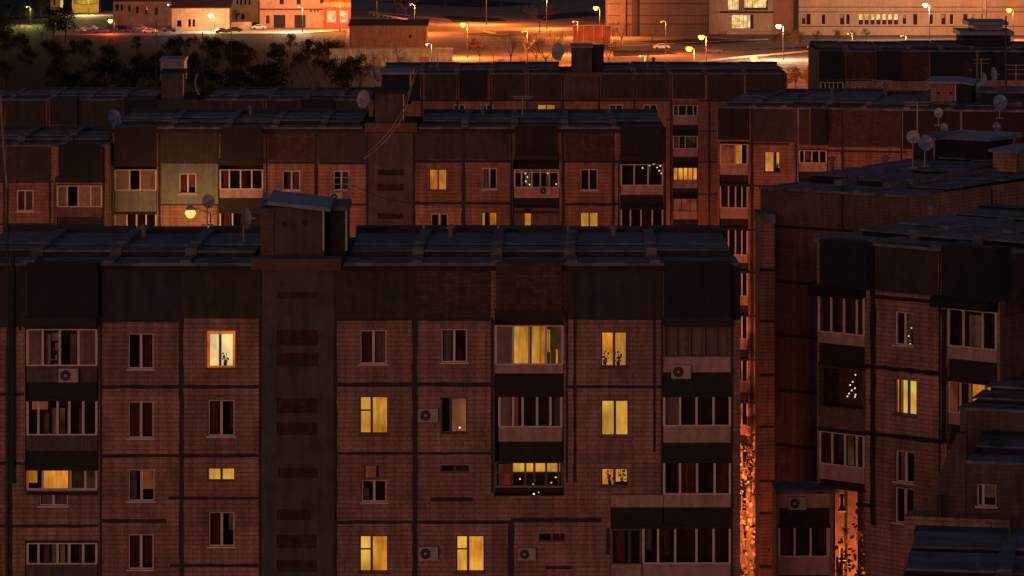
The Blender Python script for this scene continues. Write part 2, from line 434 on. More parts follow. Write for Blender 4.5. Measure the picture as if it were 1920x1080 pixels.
def loggia(b, x0, x1, yt, yg, yp, yd, mull=(), cur=None, par='parapet', band='dark', fr='frame', proj=.12, lit=None,
           trans=None, solid=(), bars=False, label=None):
    """one storey of balconies: glazing yt..yg, parapet yg..yp, lower band painted dark for shade yp..yd (photo rows)"""
    o = -proj
    a, c, zg, zt = b.rect(x0, yt, x1, yg, o)
    xm = (x0 + x1) / 2
    zp, zd = b.z(xm, yp, o), b.z(xm, yd, o)
    p = MB(); p.box(a, c, o, o+.09, zp, zg)
    part = p.build('balcony', M[par], b.root)
    if label: part['label'] = label
    if zp - zd > .05:
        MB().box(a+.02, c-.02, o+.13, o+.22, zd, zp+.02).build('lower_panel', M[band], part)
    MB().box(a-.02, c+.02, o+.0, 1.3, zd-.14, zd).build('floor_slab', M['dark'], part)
    if fr:
        f = MB(); ft = .05
        f.box(a, c, o-.03, o+.07, zg, zg+.05); f.box(a, c, o+.01, o+.07, zt-ft, zt)
        us = [a + .03, c - .03] + [b.u(mm, o) for mm in mull]
        for u in us: f.box(u-.045, u+.045, o+.004, o+.064, zg+.05, zt-ft)
        if trans: 
            zz = b.z(xm, trans, o); f.box(a, c, o+.012, o+.058, zz-.03, zz+.03)
        fo = f.build('glazing_frame', M[fr], part)
        MB().quad((a, o+.035, zg+.05), (c, o+.035, zg+.05), (c, o+.035, zt-ft), (a, o+.035, zt-ft)).build('pane', M['glass'], part)
    if bars:
        g = MB(); n = int((c - a) / .13)
        for i in range(n + 1): g.box(a+(c-a)*i/n-.012, a+(c-a)*i/n+.012, o-.03, o-.006, zp, zg)
        g.build('railing', M['darkmetal'], part)
    for s0, s1, sm in solid:
        MB().box(b.u(s0, o), b.u(s1, o), o+.02, o+.055, zg+.05, zt-.02).build('side_panel', M[sm], part)
    for it in (cur or []):
        cm, c0, c1, ya, yb = it
        u0, u1 = b.u(c0, .3), b.u(c1, .3); z0, z1 = b.z(xm, yb, .3), b.z(xm, ya, .3)
        k = MB(); n = max(2, int((u1-u0)/.12))
        for i in range(n):
            p0, p1 = u0+(u1-u0)*i/n, u0+(u1-u0)*(i+1)/n
            q0, q1 = .3+.03*math.sin(i*2.1), .3+.03*math.sin((i+1)*2.1)
            k.quad((p0,q0,z0),(p1,q1,z0),(p1,q1,z1),(p0,q0,z1))
        k.build('curtain', M[cm], part)
    return part

def bulbs(b, pts, par_name='fairy_lights', off=.15, r=.035, label=None, cat='lights'):
    m = MB()
    ps = [b.world(b.u(x, off), off, b.z(x, y, off)) for x, y in pts]
    base = ps[0]
    root = MB()
    for p in ps:
        q = p - base
        m.lathe([(0, -r), (r*.7, -r*.7), (r, 0), (r*.7, r*.7), (0, r)], 6, 'z', tuple(q))
    o = m.build(par_name, M['bulb']); o.location = base
    tag(o, label, cat)
    return o

def roof(b, seams, zt, dep=11.6, caps=True, jit=.05, steps=((0, 2.1, 0, 0), (2.9, 4.6, .20, .20), (5.3, 10.2, .24, .22)), back=.38, capw=.22, edge='roofedge'):
    """precast roof: long slabs in stepped rows over a base blackened to paint the shade of the steps, ribs over the seams"""
    us = [b.u(s) if not isinstance(s, tuple) else s[0] for s in seams]
    k = 1.0
    MB().box(us[0]+.02, us[-1]-.02, .1, dep-.1, zt-.5, zt-.12).build('roof_base', M['shade_black'], b.root)
    for i in range(len(us) - 1):
        a, c = us[i] + .05, us[i + 1] - .05
        j = random.uniform(-jit, jit)
        m = MB(); d = MB()
        for q, (y0, y1, za, zb) in enumerate(steps):
            if q == 0: m.slab(a-.05, c+.05, y0-.18, y1*k, zt+za, zt+zb, .12)
            else:
                jj = j + random.uniform(-.04, .04)
                m.slab(a+random.uniform(0,.15), c-random.uniform(0,.15), y0*k, y1*k, zt+za+jj, zt+zb+jj, .07)
                d.box(a+.2, c-.2, y0*k+.05, y1*k-.1, zt-.12, zt+min(za, zb)+jj-.075)
        d.box(a, c, dep-1.1, dep-.05, zt-.12, zt+back+j*.8)
        ro = m.build('roof_slab', M['roof'], b.root)
        d.build('upstand', M['shade_black'], ro)
    if caps:
        for i in range(1, len(us) - 1):
            m = MB(); u = us[i]
            lean = random.uniform(-.1, .25)
            m.box(u-capw, u+capw, -.2, 2.0*k, zt+.004, zt+.10)
            m.add([(u-capw,5.0*k,zt-.1),(u+capw,5.0*k,zt-.1),(u+capw+lean,dep-1.3,zt-.1),(u-capw+lean,dep-1.3,zt-.1),
                   (u-capw,5.0*k,zt+.34),(u+capw,5.0*k,zt+.34),(u+capw+lean,dep-1.3,zt+.36),(u-capw+lean,dep-1.3,zt+.36)],
                  [(0,3,2,1),(4,5,6,7),(0,1,5,4),(1,2,6,5),(2,3,7,6),(3,0,4,7)])
            m.box(u-capw*1.2, u+capw*.9, 2.8*k, 4.4*k, zt-.1, zt+.30)
            m.build('roof_rib', M[edge], b.root)

def finish(b, u0, u1, z0, zt, dep=12.0, mt='tile', core=1.5, side='tile_dk', stair=None):
    """facade with its holes, side and back walls, and the rooms' far wall"""
    m = MB()
    segs = [(u0, u1)]
    if stair:
        segs = [(u0, stair[0]), (stair[1], u1)]
        st = MB(); wall_holes(st, stair[0], stair[1], z0, zt, b.holes, y=-.1, dep=.1)
        st.quad((stair[0],-.1,z0),(stair[0],.02,z0),(stair[0],.02,zt),(stair[0],-.1,zt))
        st.quad((stair[1],-.1,z0),(stair[1],-.1,zt),(stair[1],.02,zt),(stair[1],.02,z0))
        st.build('stairwell_wall', M['stair'], b.root)
    for a, c in segs: wall_holes(m, a, c, z0, zt, b.holes, ju=b.ju, jz=b.jz)
    wo = m.build('wall', M[mt], b.root)
    at_ = wo.data.attributes.new('tone', 'FLOAT', 'FACE')      # each precast panel weathered its own way
    rj = random.Random(len(b.ju) * 7 + len(b.jz)); tab = {}
    for p in wo.data.polygons:
        key = (sum(1 for q in b.ju if q < p.center.x), sum(1 for q in b.jz if q < p.center.z))
        if key not in tab: tab[key] = rj.uniform(-.22, .16)
        at_.data[p.index].value = tab[key]
    s = MB()
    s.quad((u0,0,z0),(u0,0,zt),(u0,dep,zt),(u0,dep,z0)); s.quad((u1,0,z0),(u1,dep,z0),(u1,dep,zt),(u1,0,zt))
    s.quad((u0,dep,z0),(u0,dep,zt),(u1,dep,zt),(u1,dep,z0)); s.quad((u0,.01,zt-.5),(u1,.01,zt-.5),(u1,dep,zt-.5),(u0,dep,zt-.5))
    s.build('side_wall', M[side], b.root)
    MB().quad((u0+.1,core,z0),(u1-.1,core,z0),(u1-.1,core,zt-.55),(u0+.1,core,zt-.55)).build('room_wall', M['interior'], b.root)

def booth(b, x0, y0, x1, y1, off, dep=3.0, mt='stair', roofmt='zinc', tilt=0.0, over=.3, vents=((.25,.65),(.75,.65)), door=True, slab=.16):
    """lift machine room standing on the roof"""
    a, c, z0, z1 = b.rect(x0, y0, x1, y1, off)
    part = MB().box(a, c, off, off+dep, z0-.6, z1).build('machine_room', M[mt], b.root)
    m = MB()
    m.add([(a-over, off-over, z1+.01+tilt), (c+over, off-over, z1+.01-tilt), (c+over, off+dep+over, z1+.01-tilt), (a-over, off+dep+over, z1+.01+tilt),
           (a-over, off-over, z1+slab+tilt), (c+over, off-over, z1+slab-tilt), (c+over, off+dep+over, z1+slab+.12-tilt), (a-over, off+dep+over, z1+slab+.12+tilt)],
          [(0,3,2,1),(4,5,6,7),(0,1,5,4),(1,2,6,5),(2,3,7,6),(3,0,4,7)])
    m.build('machine_room_roof', M[roofmt], part)
    if tilt: MB().box(a+.01, c-.01, off+.01, off+dep-.01, z1, z1+max(0, -abs(tilt))+.02).build('upper_wall', M[mt], part)
    v = MB()
    for fx, fz in vents:
        uu = a+(c-a)*fx; zz = z0+(z1-z0)*fz; v.box(uu-.1, uu+.1, off-.02, off+.02, zz-.1, zz+.1)
    if vents: v.build('vent_opening', M['shade_black'], part)
    if door:
        MB().box(c-.05, c+.02, off-.03, off+.05, z0, z1).build('corner_trim', M['metal'], part)
    return part

# ---- small things that rest on or hang from the blocks
def ac_unit(b, px, py, label, w=.78, h=.54, off=-.14, s=1.0):
    u = b.u(px, off-.28); z = b.z(px, py, off-.28) - h/2
    o = empty('air_conditioner', b.world(u, off, z), b.a)
    tag(o, label, 'air conditioner', 'air conditioner units on the facades')
    MB().box(-w/2*s, w/2*s, -.30, -.02, 0, h*s).build('casing', M['acw'], o)
    MB().lathe([(0,-.004),(.20*s,-.004),(.215*s,.008),(.215*s,.02)], 18, 'y', (-.11*s, -.315, h*s/2)).build('fan_grille', M['fan'], o)
    MB().lathe([(0,-.012),(.05*s,-.012),(.055*s,.0)], 10, 'y', (-.11*s, -.318, h*s/2)).build('fan_hub', M['metal'], o)
    for q in (-1, 1):
        MB().tube((q*.25*s, -.28, -.02), (q*.25*s, .05, -.02), .015).tube((q*.25*s, -.26, -.02), (q*.25*s, .0, -.22), .012).build('bracket', M['metal'], o)
    return o

def dish(px, py, Y, r, label, yaw=0, tilt=20, mt='dish', pole=1.4, squash=1.0):
    p = at(px, py, Y)
    o = empty('satellite_dish', (p.x, p.y, p.z - pole), R(yaw))
    tag(o, label, 'satellite dish', 'satellite dishes on the roofs')
    MB().tube((0, .1, 0), (0, .1, pole), .03, .03, 8).tube((-.25, .1, .02), (.25, .1, .02), .03).build('mast', M['metal'], o)
    prof = [(r*t, -.22*r*t*t) for t in (0, .2, .4, .6, .8, .95, 1.0)]
    prof += [(r*.98, -.22*r+.03), (r*.6, -.06*r+.03), (0, .03)]
    d = MB().lathe(prof, 26, 'y').build('reflector', M[mt], o, smooth=True)
    d.location = (0, 0, pole); d.rotation_euler = (R(-tilt), 0, 0); d.scale = (squash, 1, 1)
    a = MB().tube((0, -.1*r, -.95*r), (0, -.95*r, -.1*r), .014, .014, 5).tube((-.7*r, -.12*r, -.6*r), (0, -.95*r, -.1*r), .01, .01, 4).tube((.7*r, -.12*r, -.6*r), (0, -.95*r, -.1*r), .01, .01, 4)
    k = a.build('feed_arm', M['darkmetal'], o); k.location = (0, 0, pole); k.rotation_euler = (R(-tilt), 0, 0)
    h = MB().lathe([(0,-.12),(.045,-.12),(.05,0),(0,.02)], 10, 'y', (0, -.92*r, -.1*r)).build('receiver', M['acw'], o)
    h.location = (0, 0, pole); h.rotation_euler = (R(-tilt), 0, 0)
    return o

def street_lamp(px, py, h, label, c=(1, .40, .07), e=3000, Y=None, rad=.32, arm=1.2, group='street lamps', z0=0, em=14):
    Y = Y or gd(py, h); p = at(px, py, Y)
    o = empty('street_lamp', (p.x, p.y, z0)); tag(o, label, 'street lamp', group)
    MB().tube((arm, 0, 0), (arm, 0, h-.1), .13, .07, 8).lathe([(.22, 0), (.22, .5), (.14, .6)], 8, 'z', (arm, 0, 0)).build('post', M['darkmetal'], o)
    MB().tube((arm, 0, h-.15), (arm*.4, 0, h+.12), .05).tube((arm*.4, 0, h+.12), (0, 0, h+.15), .05).build('arm', M['darkmetal'], o)
    MB().lathe([(.02, .34), (.14, .32), (.26, .2), (.3, .12)], 10, 'z', (0, 0, h)).build('lamp_hood', M['metal'], o)
    key = 'lamp_%.2f_%.2f_%d' % (c[1], c[2], em)
    if key not in M: M[key] = emat('lamp_glow', (1, .25+c[1]*.75, .03+c[2]*.7), em, dark=0, c2=(1, .25+c[1]*.75, .03+c[2]*.7))
    MB().lathe([(0, -rad), (rad*.6, -rad*.8), (rad, -rad*.1), (rad*.85, rad*.4), (0, rad*.5)], 12, 'z', (0, 0, h-.12)).build('lamp_bowl', M[key], o, smooth=True)
    l = bpy.data.lights.new('lamp_light', 'POINT'); l.energy = e; l.color = c; l.shadow_soft_size = rad*1.2
    lo = bpy.data.objects.new('lamp_light', l); COL.objects.link(lo); lo.parent = o; lo.location = (0, 0, h - rad - .3)
    return o

# ================================================================== ground
def sheet(name, pts, z, m, kind='structure'):
    mb = MB(); mb.add([(x, y, z) for x, y in pts], [tuple(range(len(pts)))])
    return tag(mb.build(name, m), kind=kind)
sheet('ground', [(-2500, -300), (2500, -300), (2500, 8500), (-2500, 8500)], 0, M['grass'])
def gx(px, py): 
    Y = gd(py); return ((px - 960) / FPX * Y, Y)
sheet('courtyard', [(-60, 60), (90, 60), (90, 820), (-110, 820)], .004, M['asphalt'])
sheet('road', [gx(655, 30), gx(655, -60), gx(2100, -60), gx(2100, 250), gx(1250, 250), gx(640, 128)], .006, M['asphalt'])
sheet('pavement', [gx(318, 64), gx(318, 54), gx(660, 46), gx(660, 56), gx(560, 62)], .012, M['pave'])
sheet('yard', [gx(100, 66), gx(130, 20), gx(330, 20), gx(330, 66)], .008, M['asphalt'])

# ================================================================== block A (front)
def verge(pts, name='verge'):
    tag(MB_poly(pts).build(name, M['grass']), kind='structure')
def MB_poly(pts):
    m = MB(); P = [gx(*p) for p in pts]; n = len(P)
    m.add([(x, y, .12) for x, y in P] + [(x, y, 0) for x, y in P], [tuple(range(n))] + [(i, (i+1) % n, n+(i+1) % n, n+i) for i in range(n)]); return m
verge([(850,118),(1000,116),(1040,124),(1040,134),(850,134)]); verge([(870,64),(960,58),(1000,62),(940,70)]); verge([(1000,30),(1100,22),(1130,28),(1020,38)])
verge([(1200,78),(1330,72),(1420,78),(1300,84)]); verge([(1440,92),(1700,76),(1900,74),(1900,80),(1560,90)]); verge([(700,4),(900,14),(1000,8),(860,-4)]); verge([(830,30),(930,34),(950,40),(850,42)])
verge([(1150,96),(1240,94),(1270,102),(1150,106)])
for q, (p0, p1) in enumerate([((700,22),(900,44)),((905,66),(1100,60)),((1130,88),(1440,74))]):
    a_ = Vector((*gx(*p0), 0)); c_ = Vector((*gx(*p1), 0)); d_ = (c_-a_).normalized(); n_ = Vector((-d_.y, d_.x, 0))*.15
    m = MB(); m.add([a_-n_, c_-n_, c_+n_, a_+n_] + [v + Vector((0,0,.16)) for v in (a_-n_, c_-n_, c_+n_, a_+n_)], [(0,3,2,1),(4,5,6,7),(0,1,5,4),(1,2,6,5),(2,3,7,6),(3,0,4,7)])
    tag(m.build('kerb', M['pave']), kind='structure')
A = Block('apartment_block', 'front brick apartment block filling the lower half, with a flat-roofed machine room on top', 340, 150)
M['lit_pk'] = emat('pinkish_lit_blind', (1, .26, .12), .42, c2=(1, .36, .12), folds=4)
T = 'attic'
# windows
for r in [(240,625,288,692),(240,753,288,822),(240,1002,288,1068)]:
    window(A, *r, cur=[('curt_r', 0, .42, 0, 1), ('curt_r', .5, 1, .1, .9)] if r[1] != 625 else [('curt_r', .55, .9, 0, 1)])
window(A, 240,880,290,940, cur=[('lit_r', .5, 1, .35, 1), ('curt_g', 0, .3, 0, 1)], label='window with one reddish lit half')
window(A, 388,620,441,690, cur='lit_w', mull=(.46,), fr='frame_d', rim=True, plant=1, label='brightly lit white window with an orange glowing reveal')
window(A, 390,750,440,818, cur=[('curt_r', 0, .45, 0, 1), ('curt_g', .8, 1, .2, 1)])
window(A, 389,877,441,902, cur='lit_y2', fr='frame_d', sill=False, label='low wide lit yellow window')
window(A, 391,960,440,1025, cur=[('curt_r', 0, .45, 0, 1), ('curt_w', .75, .95, .45, 1)])
window(A, 675,619,725,683, cur=[('curt_r', 0, .45, .05, .95), ('curt_p', .55, 1, 0, .9)])
for r in [(674,743,728,814),(674,1004,728,1073),(855,1004,909,1073)]:
    window(A, *r, cur=[('lit_y2', 0, .42, 0, 1), ('lit_y', .42, 1, 0, 1)], mull=(.42,), trans=((0, .62),), fr='frame_d', plant=0,
           label='lit yellow window with a divided narrow left casement')
window(A, 678,900,725,942, cur=[('curt_g', 0, .3, 0, .6)])
window(A, 683,872,712,899, cur=[('lit_r', 0, .75, 0, 1)], mull=(), fr='frame_d', sill=False, label='small upper light with a red glowing curtain')
window(A, 827,617,876,680, cur=[('curt_g', .1, .4, 0, 1), ('curt_r', .55, .8, 0, .4)])
window(A, 827,745,876,812, cur=[('lit_pk', .38, 1, 0, 1)], mull=(.38,), fr='frame_d', label='window with a red lit blind and a dark casement')
window(A, 826,872,880,886, cur=[('curt_r', .5, .9, 0, 1)], fr='frame_d', sill=False)
window(A, 1127,622,1176,688, cur=[('lit_y', 0, 1, 0, 1)], fr='frame_d', plant=2, label='lit yellow window with pot plants')
window(A, 1127,750,1179,818, cur='lit_y2', fr='frame_d', label='lit pale yellow window')
window(A, 1127,878,1178,912, cur=[('lit_y', 0, .45, .05, 1), ('lit_y2', .5, 1, .2, .9)], fr='frame_d', plant=2, label='low lit window with plant shadows')
window(A, 1010,1000,1060,1016, cur=[('curt_r', .5, .9, 0, 1)], fr='frame_d', sill=False)
# stairwell
for r in [(519,619,596,648),(519,662,596,686),(519,747,596,775),(519,792,596,816),(522,878,596,896),(519,955,582,975),(519,1003,594,1028),(519,1050,594,1072),
          (519,548,597,560)]:
    vent(A, *r)
# loggias, left stack
A.holes += [(A.u(47), A.u(185), A.z(100, 880), A.z(100, 600)), (A.u(47), A.u(183), A.z(100, 922), A.z(100, 880)), (A.u(47), A.u(185), 0, A.z(100, 1014))]
A.holes += [(A.u(927), A.u(1057), A.z(1000, 930), A.z(1000, 598)), (A.u(1243), A.u(1370), 0, A.z(1300, 598)), (A.u(1145), A.u(1243), 0, A.z(1200, 926))]
loggia(A, 50,182, 617,686,716,746, mull=(80,112,147), solid=[(50,79,'siding'),(149,182,'siding')], par='parapet_d',
       cur=[('curt_w',83,95,625,690),('curt_w',97,113,624,639),('curt_g',132,143,625,690)], label='glazed balcony with pale side panels')
loggia(A, 50,182, 749,816,845,876, mull=(72,108,130,156), par='parapet_d', bars=True,
       solid=[(52,182,'parapet_d')][:0], cur=[('lit_r',60,90,747,768),('curt_g',82,92,775,816),('curt_w',98,108,765,816),('lit_dim',113,122,765,816),('curt_w',126,133,765,816),('curt_g',148,153,765,816)],
       label='open balcony with hanging laundry and dark railings')
loggia(A, 50,182, 880,918,921,922, mull=(80,132,160), fr='frame', cur=[('lit_y',82,128,880,922),('lit_o',52,70,880,905),('lit_dim',136,178,880,918)],
       label='lit balcony glazing with yellow curtains')
window(A, 73,922,127,949, cur=[('curt_p',0,1,0,1)], mull=(.5,), label='pale window below the lit balcony')
loggia(A, 50,182, 1018,1058,1085,1110, mull=(72,108,130,156), par='parapet_d', bars=True,
       cur=[('curt_g',82,92,1020,1058),('curt_w',98,108,1020,1058),('lit_dim',113,122,1020,1058),('curt_w',126,133,1020,1058),('curt_g',148,153,1020,1058)])
# middle stack
loggia(A, 928,1056, 610,684,700,738, mull=(962,992,1024), solid=[(930,960,'siding')], cur=[('lit_y',963,990,612,690),('curt_r',991,996,612,690),('lit_y',997,1012,612,690),('lit_o',1013,1022,612,690),('lit_dim',1024,1054,612,690),('lit_y',1026,1031,618,660),('lit_o',1032,1046,655,682)],
       band='dark', label='balcony with three lit yellow panes')
loggia(A, 935,1054, 742,801,828,862, mull=(962,980,1007,1032), solid=[(936,958,'siding')], cur=[('lit_r',962,972,742,801),('curt_g',1040,1054,742,801)], label='glazed balcony with a reddish lamp and white frames')
loggia(A, 928,1056, 866,912,914,916, mull=(960,985,1002,1024,1047), trans=886, fr='frame_d', cur=[('lit_y2',960,1050,862,885),('lit_r',935,957,870,915)], label='lit balcony glazing with plants behind')
# right stack
loggia(A, 1244,1370, 606,669,698,738, mull=(1268,1293,1320,1343), fr='frame_d', cur=[('curt_p',1246,1266,606,672),('curt_p',1271,1290,606,672),('curt_p',1296,1317,606,672),('curt_p',1323,1340,606,672),('curt_p',1346,1368,606,672)],
       label='glazed balcony with mauve blinds between dark posts')
loggia(A, 1244,1370, 739,799,830,862, mull=(1275,1306,1338), cur=[('curt_p',1246,1272,740,800)])
loggia(A, 1244,1370, 864,927,951,985, mull=(1275,1307,1340), cur=[('curt_r',1278,1302,866,925),('curt_r',1342,1366,866,925)])
loggia(A, 1146,1243, 914,928,951,985, par='parapet', fr=None)
loggia(A, 1205,1370, 988,1057,1090,1120, mull=(1234,1266,1306,1338), cur=[('curt_r',1236,1256,990,1040),('curt_g',1210,1222,990,1030)], label='wide five-bay glazed balcony')
loggia(A, 1146,1203, 992,1058,1090,1120, mull=(1180,), fr='frame_d', cur=[('curt_r',1150,1172,992,1058)])
# dark stained render and seams
joint(A, [(20,500,20,1200,5),(38,500,38,620,3),(189,500,189,1200,3.5),(340,500,340,1200,6),(489,500,489,1200,5),(628,500,628,1200,6),(778,500,778,1200,7),
          (923,600,923,925,4),(958,975,958,1200,8),(1078,500,1078,905,4),(1063,500,1063,905,3),(1227,500,1227,848,4),(1241,500,1241,925,3),(1372,500,1372,1200,4),(1140,990,1140,1040,5),(1182,990,1182,1200,4)])
joint(A, [(-40,611,45,611,3.5),(-40,740,45,738,4),(190,603,340,600,4),(190,728,490,722,5),(-40,870,47,868,4),(190,857,490,852,4.5),
          (190,977,312,977,5),(315,935,490,932,4),(-40,986,185,986,4),(318,1062,490,1058,4),(628,598,925,598,5),(628,721,923,721,5),
          (628,850,923,850,4),(628,979,958,979,4.5),(807,936,888,936,5),(958,976,1128,974,5),(1023,1064,1072,1064,4),(1060,725,1243,725,4),(1060,596,1243,598,4)])
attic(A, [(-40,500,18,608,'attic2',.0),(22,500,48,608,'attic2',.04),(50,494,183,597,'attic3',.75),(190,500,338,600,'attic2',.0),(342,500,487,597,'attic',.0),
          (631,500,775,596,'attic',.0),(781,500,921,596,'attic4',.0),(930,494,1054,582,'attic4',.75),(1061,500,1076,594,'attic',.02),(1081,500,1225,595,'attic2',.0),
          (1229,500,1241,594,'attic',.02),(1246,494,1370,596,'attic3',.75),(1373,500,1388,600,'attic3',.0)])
# black boxes standing in for the shade under the attic, over the loggias
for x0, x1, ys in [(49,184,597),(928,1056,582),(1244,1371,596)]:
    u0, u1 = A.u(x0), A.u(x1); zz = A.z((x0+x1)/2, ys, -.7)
    MB().box(u0, u1, -.78, 1.3, zz-.36, zz+.02).build('soffit_shade', M['shade_black'], A.root)
zt = A.z(700, 492)
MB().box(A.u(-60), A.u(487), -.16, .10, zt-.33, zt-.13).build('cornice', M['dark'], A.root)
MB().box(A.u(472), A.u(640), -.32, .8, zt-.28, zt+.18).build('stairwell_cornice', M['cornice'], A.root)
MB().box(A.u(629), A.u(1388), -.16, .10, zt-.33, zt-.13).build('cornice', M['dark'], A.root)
finish(A, A.u(-60), A.u(1388), 0, A.z(700, 500), mt='tile', stair=(A.u(491), A.u(626)))
roof(A, [-60,55,205,348,478], zt)
roof(A, [645,782,932,1072,1228,1385], zt)
booth(A, 515,390,607,470, 2.2, dep=3.2, mt='stair', tilt=.14, over=.28, vents=((.2,.62),(.62,.66)))
booth(A, 488,398,514,470, 3.4, dep=2.2, mt='tile_dk', roofmt='roof', over=.05, vents=(), door=False)
booth(A, 609,395,650,470, 3.4, dep=2.4, mt='dark', roofmt='roof', over=.1, vents=())
# downpipe on the facade
u = A.u(25)
m = MB().tube((u, -.16, A.z(25, 905)), (u, -.16, A.z(25, 470)), .09, .09, 8)
m.tube((A.u(13), -.16, 0), (A.u(13), -.16, A.z(13, 650)), .05, .05, 6)
m.build('downpipe', M['darkmetal'], A.root)

ac_unit(A, 128, 704, 'air conditioner under the top balcony of the front block, left end', off=-.14)
ac_unit(A, 803, 779, 'air conditioner beside the red lit window of the front block', off=0)
ac_unit(A, 803, 1038, 'air conditioner left of the low lit window, bottom middle of the front block', off=0)
ac_unit(A, 988, 1038, 'air conditioner right of the low lit window, bottom middle of the front block', off=0, s=.9)
ac_unit(A, 1277, 697, 'air conditioner on the parapet below the mauve blinds, right end of the front block', off=-.14)
bulbs(A, [(975,898),(985,905),(996,912),(1003,918),(1010,922),(1022,915),(1034,905),(1042,895),(965,915),(1000,908),(1001,926),(1040,885)], off=.5, label='string of warm lights behind the low middle balcony glazing of the front block', cat='fairy lights')
bulbs(A, [(862,802)], 'candle_lamp', off=.26, r=.05, label='small glowing lamp on the sill of the red lit window', cat='lamp')

# person behind the top left balcony window
def person():
    p = A.world(A.u(108, .56), .56, A.z(108, 640, .56))       # crown of the head
    H = 1.70
    root = empty('person', (p.x, p.y, p.z - H), R(-12))
    tag(root, 'person in dark clothes with a pale scarf looking out of the top left balcony window', 'person')
    V = []; E = []; RR = []
    def v(x, y, z, r, par=None):
        V.append((x, y, z)); RR.append(r)
        if par is not None: E.append((par, len(V) - 1))
        return len(V) - 1
    pel = v(0, 0, .92, .15); ch = v(0, -.02, 1.18, .14, pel); sh = v(0, -.03, 1.38, .12, ch); nk = v(0, -.05, 1.47, .055, sh)
    hd = v(0, -.07, 1.55, .078, nk); hd2 = v(0, -.07, 1.61, .088, hd); v(0, -.06, 1.66, .06, hd2)
    for s in (-1, 1):
        s1 = v(.19*s, -.03, 1.36, .058, sh); el = v(.26*s, -.14, 1.10, .045, s1); wr = v(.12*s, -.34, 1.02, .030, el); hn = v(.07*s, -.40, 1.02, .032, wr)
        for q in range(4):
            a = v(.07*s - (q-1.5)*.02, -.44, 1.02, .009, hn); v(.07*s-(q-1.5)*.022, -.475+.006*abs(q-1.5), 1.0, .008, a)
        a = v(.03*s+.0, -.40, 1.03, .010, hn); v(.01*s, -.43, 1.01, .009, a)
        hp = v(.10*s, 0, .85, .09, pel); kn = v(.11*s, -.03, .48, .06, hp); an = v(.11*s, .0, .09, .04, kn); v(.12*s, -.16, .03, .035, an)
    me = bpy.data.meshes.new('body'); me.from_pydata(V, E, []); 
    o = bpy.data.objects.new('body', me); COL.objects.link(o); o.parent = root
    me.materials.append(M['skin'])
    o.modifiers.new('Skin', 'SKIN')
    for i, r in enumerate(RR):
        me.skin_vertices[0].data[i].radius = (r, r * (.8 if i < 3 else 1))
    me.skin_vertices[0].data[0].use_root = True
    sb = o.modifiers.new('Sub', 'SUBSURF'); sb.levels = 1; sb.render_levels = 2
    MB().lathe([(.16,.84),(.17,1.0),(.185,1.2),(.20,1.34),(.13,1.42),(.07,1.46)], 16, 'z', (0,-.02,0)).build('jacket', M['cloth'], root, True)
    MB().lathe([(.090,1.64),(.098,1.665),(.08,1.70),(.0,1.72)], 14, 'z', (0,-.045,0)).lathe([(.09,1.50),(.095,1.60),(.09,1.66)], 14, 'z', (0,.0,0)).build('hair', M['hair'], root, True)
    f = MB(); f.tube((0,-.15,1.59), (0,-.178,1.56), .008, .014, 6)
    for s in (-1, 1): f.lathe([(0,-.02),(.018,0),(0,.02)], 6, 'z', (.09*s,-.07,1.58))
    f.build('nose_and_ears', M['skin'], root)
    g = MB()
    for s in (-1, 1): g.lathe([(0,-.008),(.012,0),(0,.008)], 6, 'z', (.033*s,-.152,1.60))
    g.box(-.022, .022, -.158, -.148, 1.527, 1.533)
    g.build('eyes_and_mouth', M['hair'], root)
    sl = MB()
    for s in (-1, 1): sl.tube((.19*s,-.03,1.37), (.26*s,-.14,1.10), .075, .062, 10).tube((.26*s,-.14,1.10), (.13*s,-.33,1.02), .062, .042, 10)
    sl.build('sleeves', M['cloth'], root)
    MB().box(-.03, .05, -.20, -.17, 1.0, 1.44).build('scarf', M['towel'], root)
person()

# ================================================================== block B (second row)
BG = 'apartment blocks of the estate'
B = Block('apartment_block', 'second-row block with one pale green bay and a machine room, directly behind the front block', 700, 235, group=BG)
zb = B.z(900, 238)
for r, c in [((336,325,368,363), [('lit_r',.55,1,.3,1),('curt_r',0,.4,0,1)]), ((530,320,563,357), [('curt_g',.2,.45,0,1),('curt_p',.55,1,0,1)]), ((625,320,655,357), [('curt_g',.6,1,0,1)]),
             ((904,315,932,355), [('curt_w',0,.4,0,1)]), ((1088,317,1121,357), [('curt_r',.55,.8,0,.6)]), ((808,400,840,440), [('lit_r',.4,.6,0,1)]), ((1295,320,1320,350), None)][:6]:
    window(B, *r, cur=c, ft=.07)
window(B, 805,317,838,357, cur='lit_o', fr='frame_d', label='lit orange window')
window(B, 903,398,932,436, cur=[('lit_y2',0,.2,0,1),('lit_o',.45,1,.2,1)], fr='frame_d', label='lit window with an arched shape')
window(B, 1088,398,1122,436, cur='lit_y2', fr='frame_d', label='lit yellow window')
for r in [(708,318,757,329),(708,345,757,358),(708,400,757,411),(708,425,757,438)]: vent(B, *r)
for x0, x1, zz in [(214,294,308),(411,494,310),(962,1049,299),(1163,1244,300)]:
    B.holes.append((B.u(x0), B.u(x1), 10, B.z((x0+x1)/2, zz)))
loggia(B, 215,293, 318,357,397,398, mull=(243,263), solid=[(216,242,'siding'),(265,292,'siding')], par='green', proj=.05, label='pale green clad balcony')
loggia(B, 215,293, 399,440,460,480, mull=(238,256,274), solid=[(216,236,'siding')], cur=[], par='parapet', proj=.05)
loggia(B, 412,493, 318,355,371,396, mull=(430,451,472), cur=[('curt_r',415,428,318,355),('curt_r',453,462,318,355)])
loggia(B, 412,493, 398,436,450,470, mull=(436,), cur=[('curt_r',415,432,398,430)])
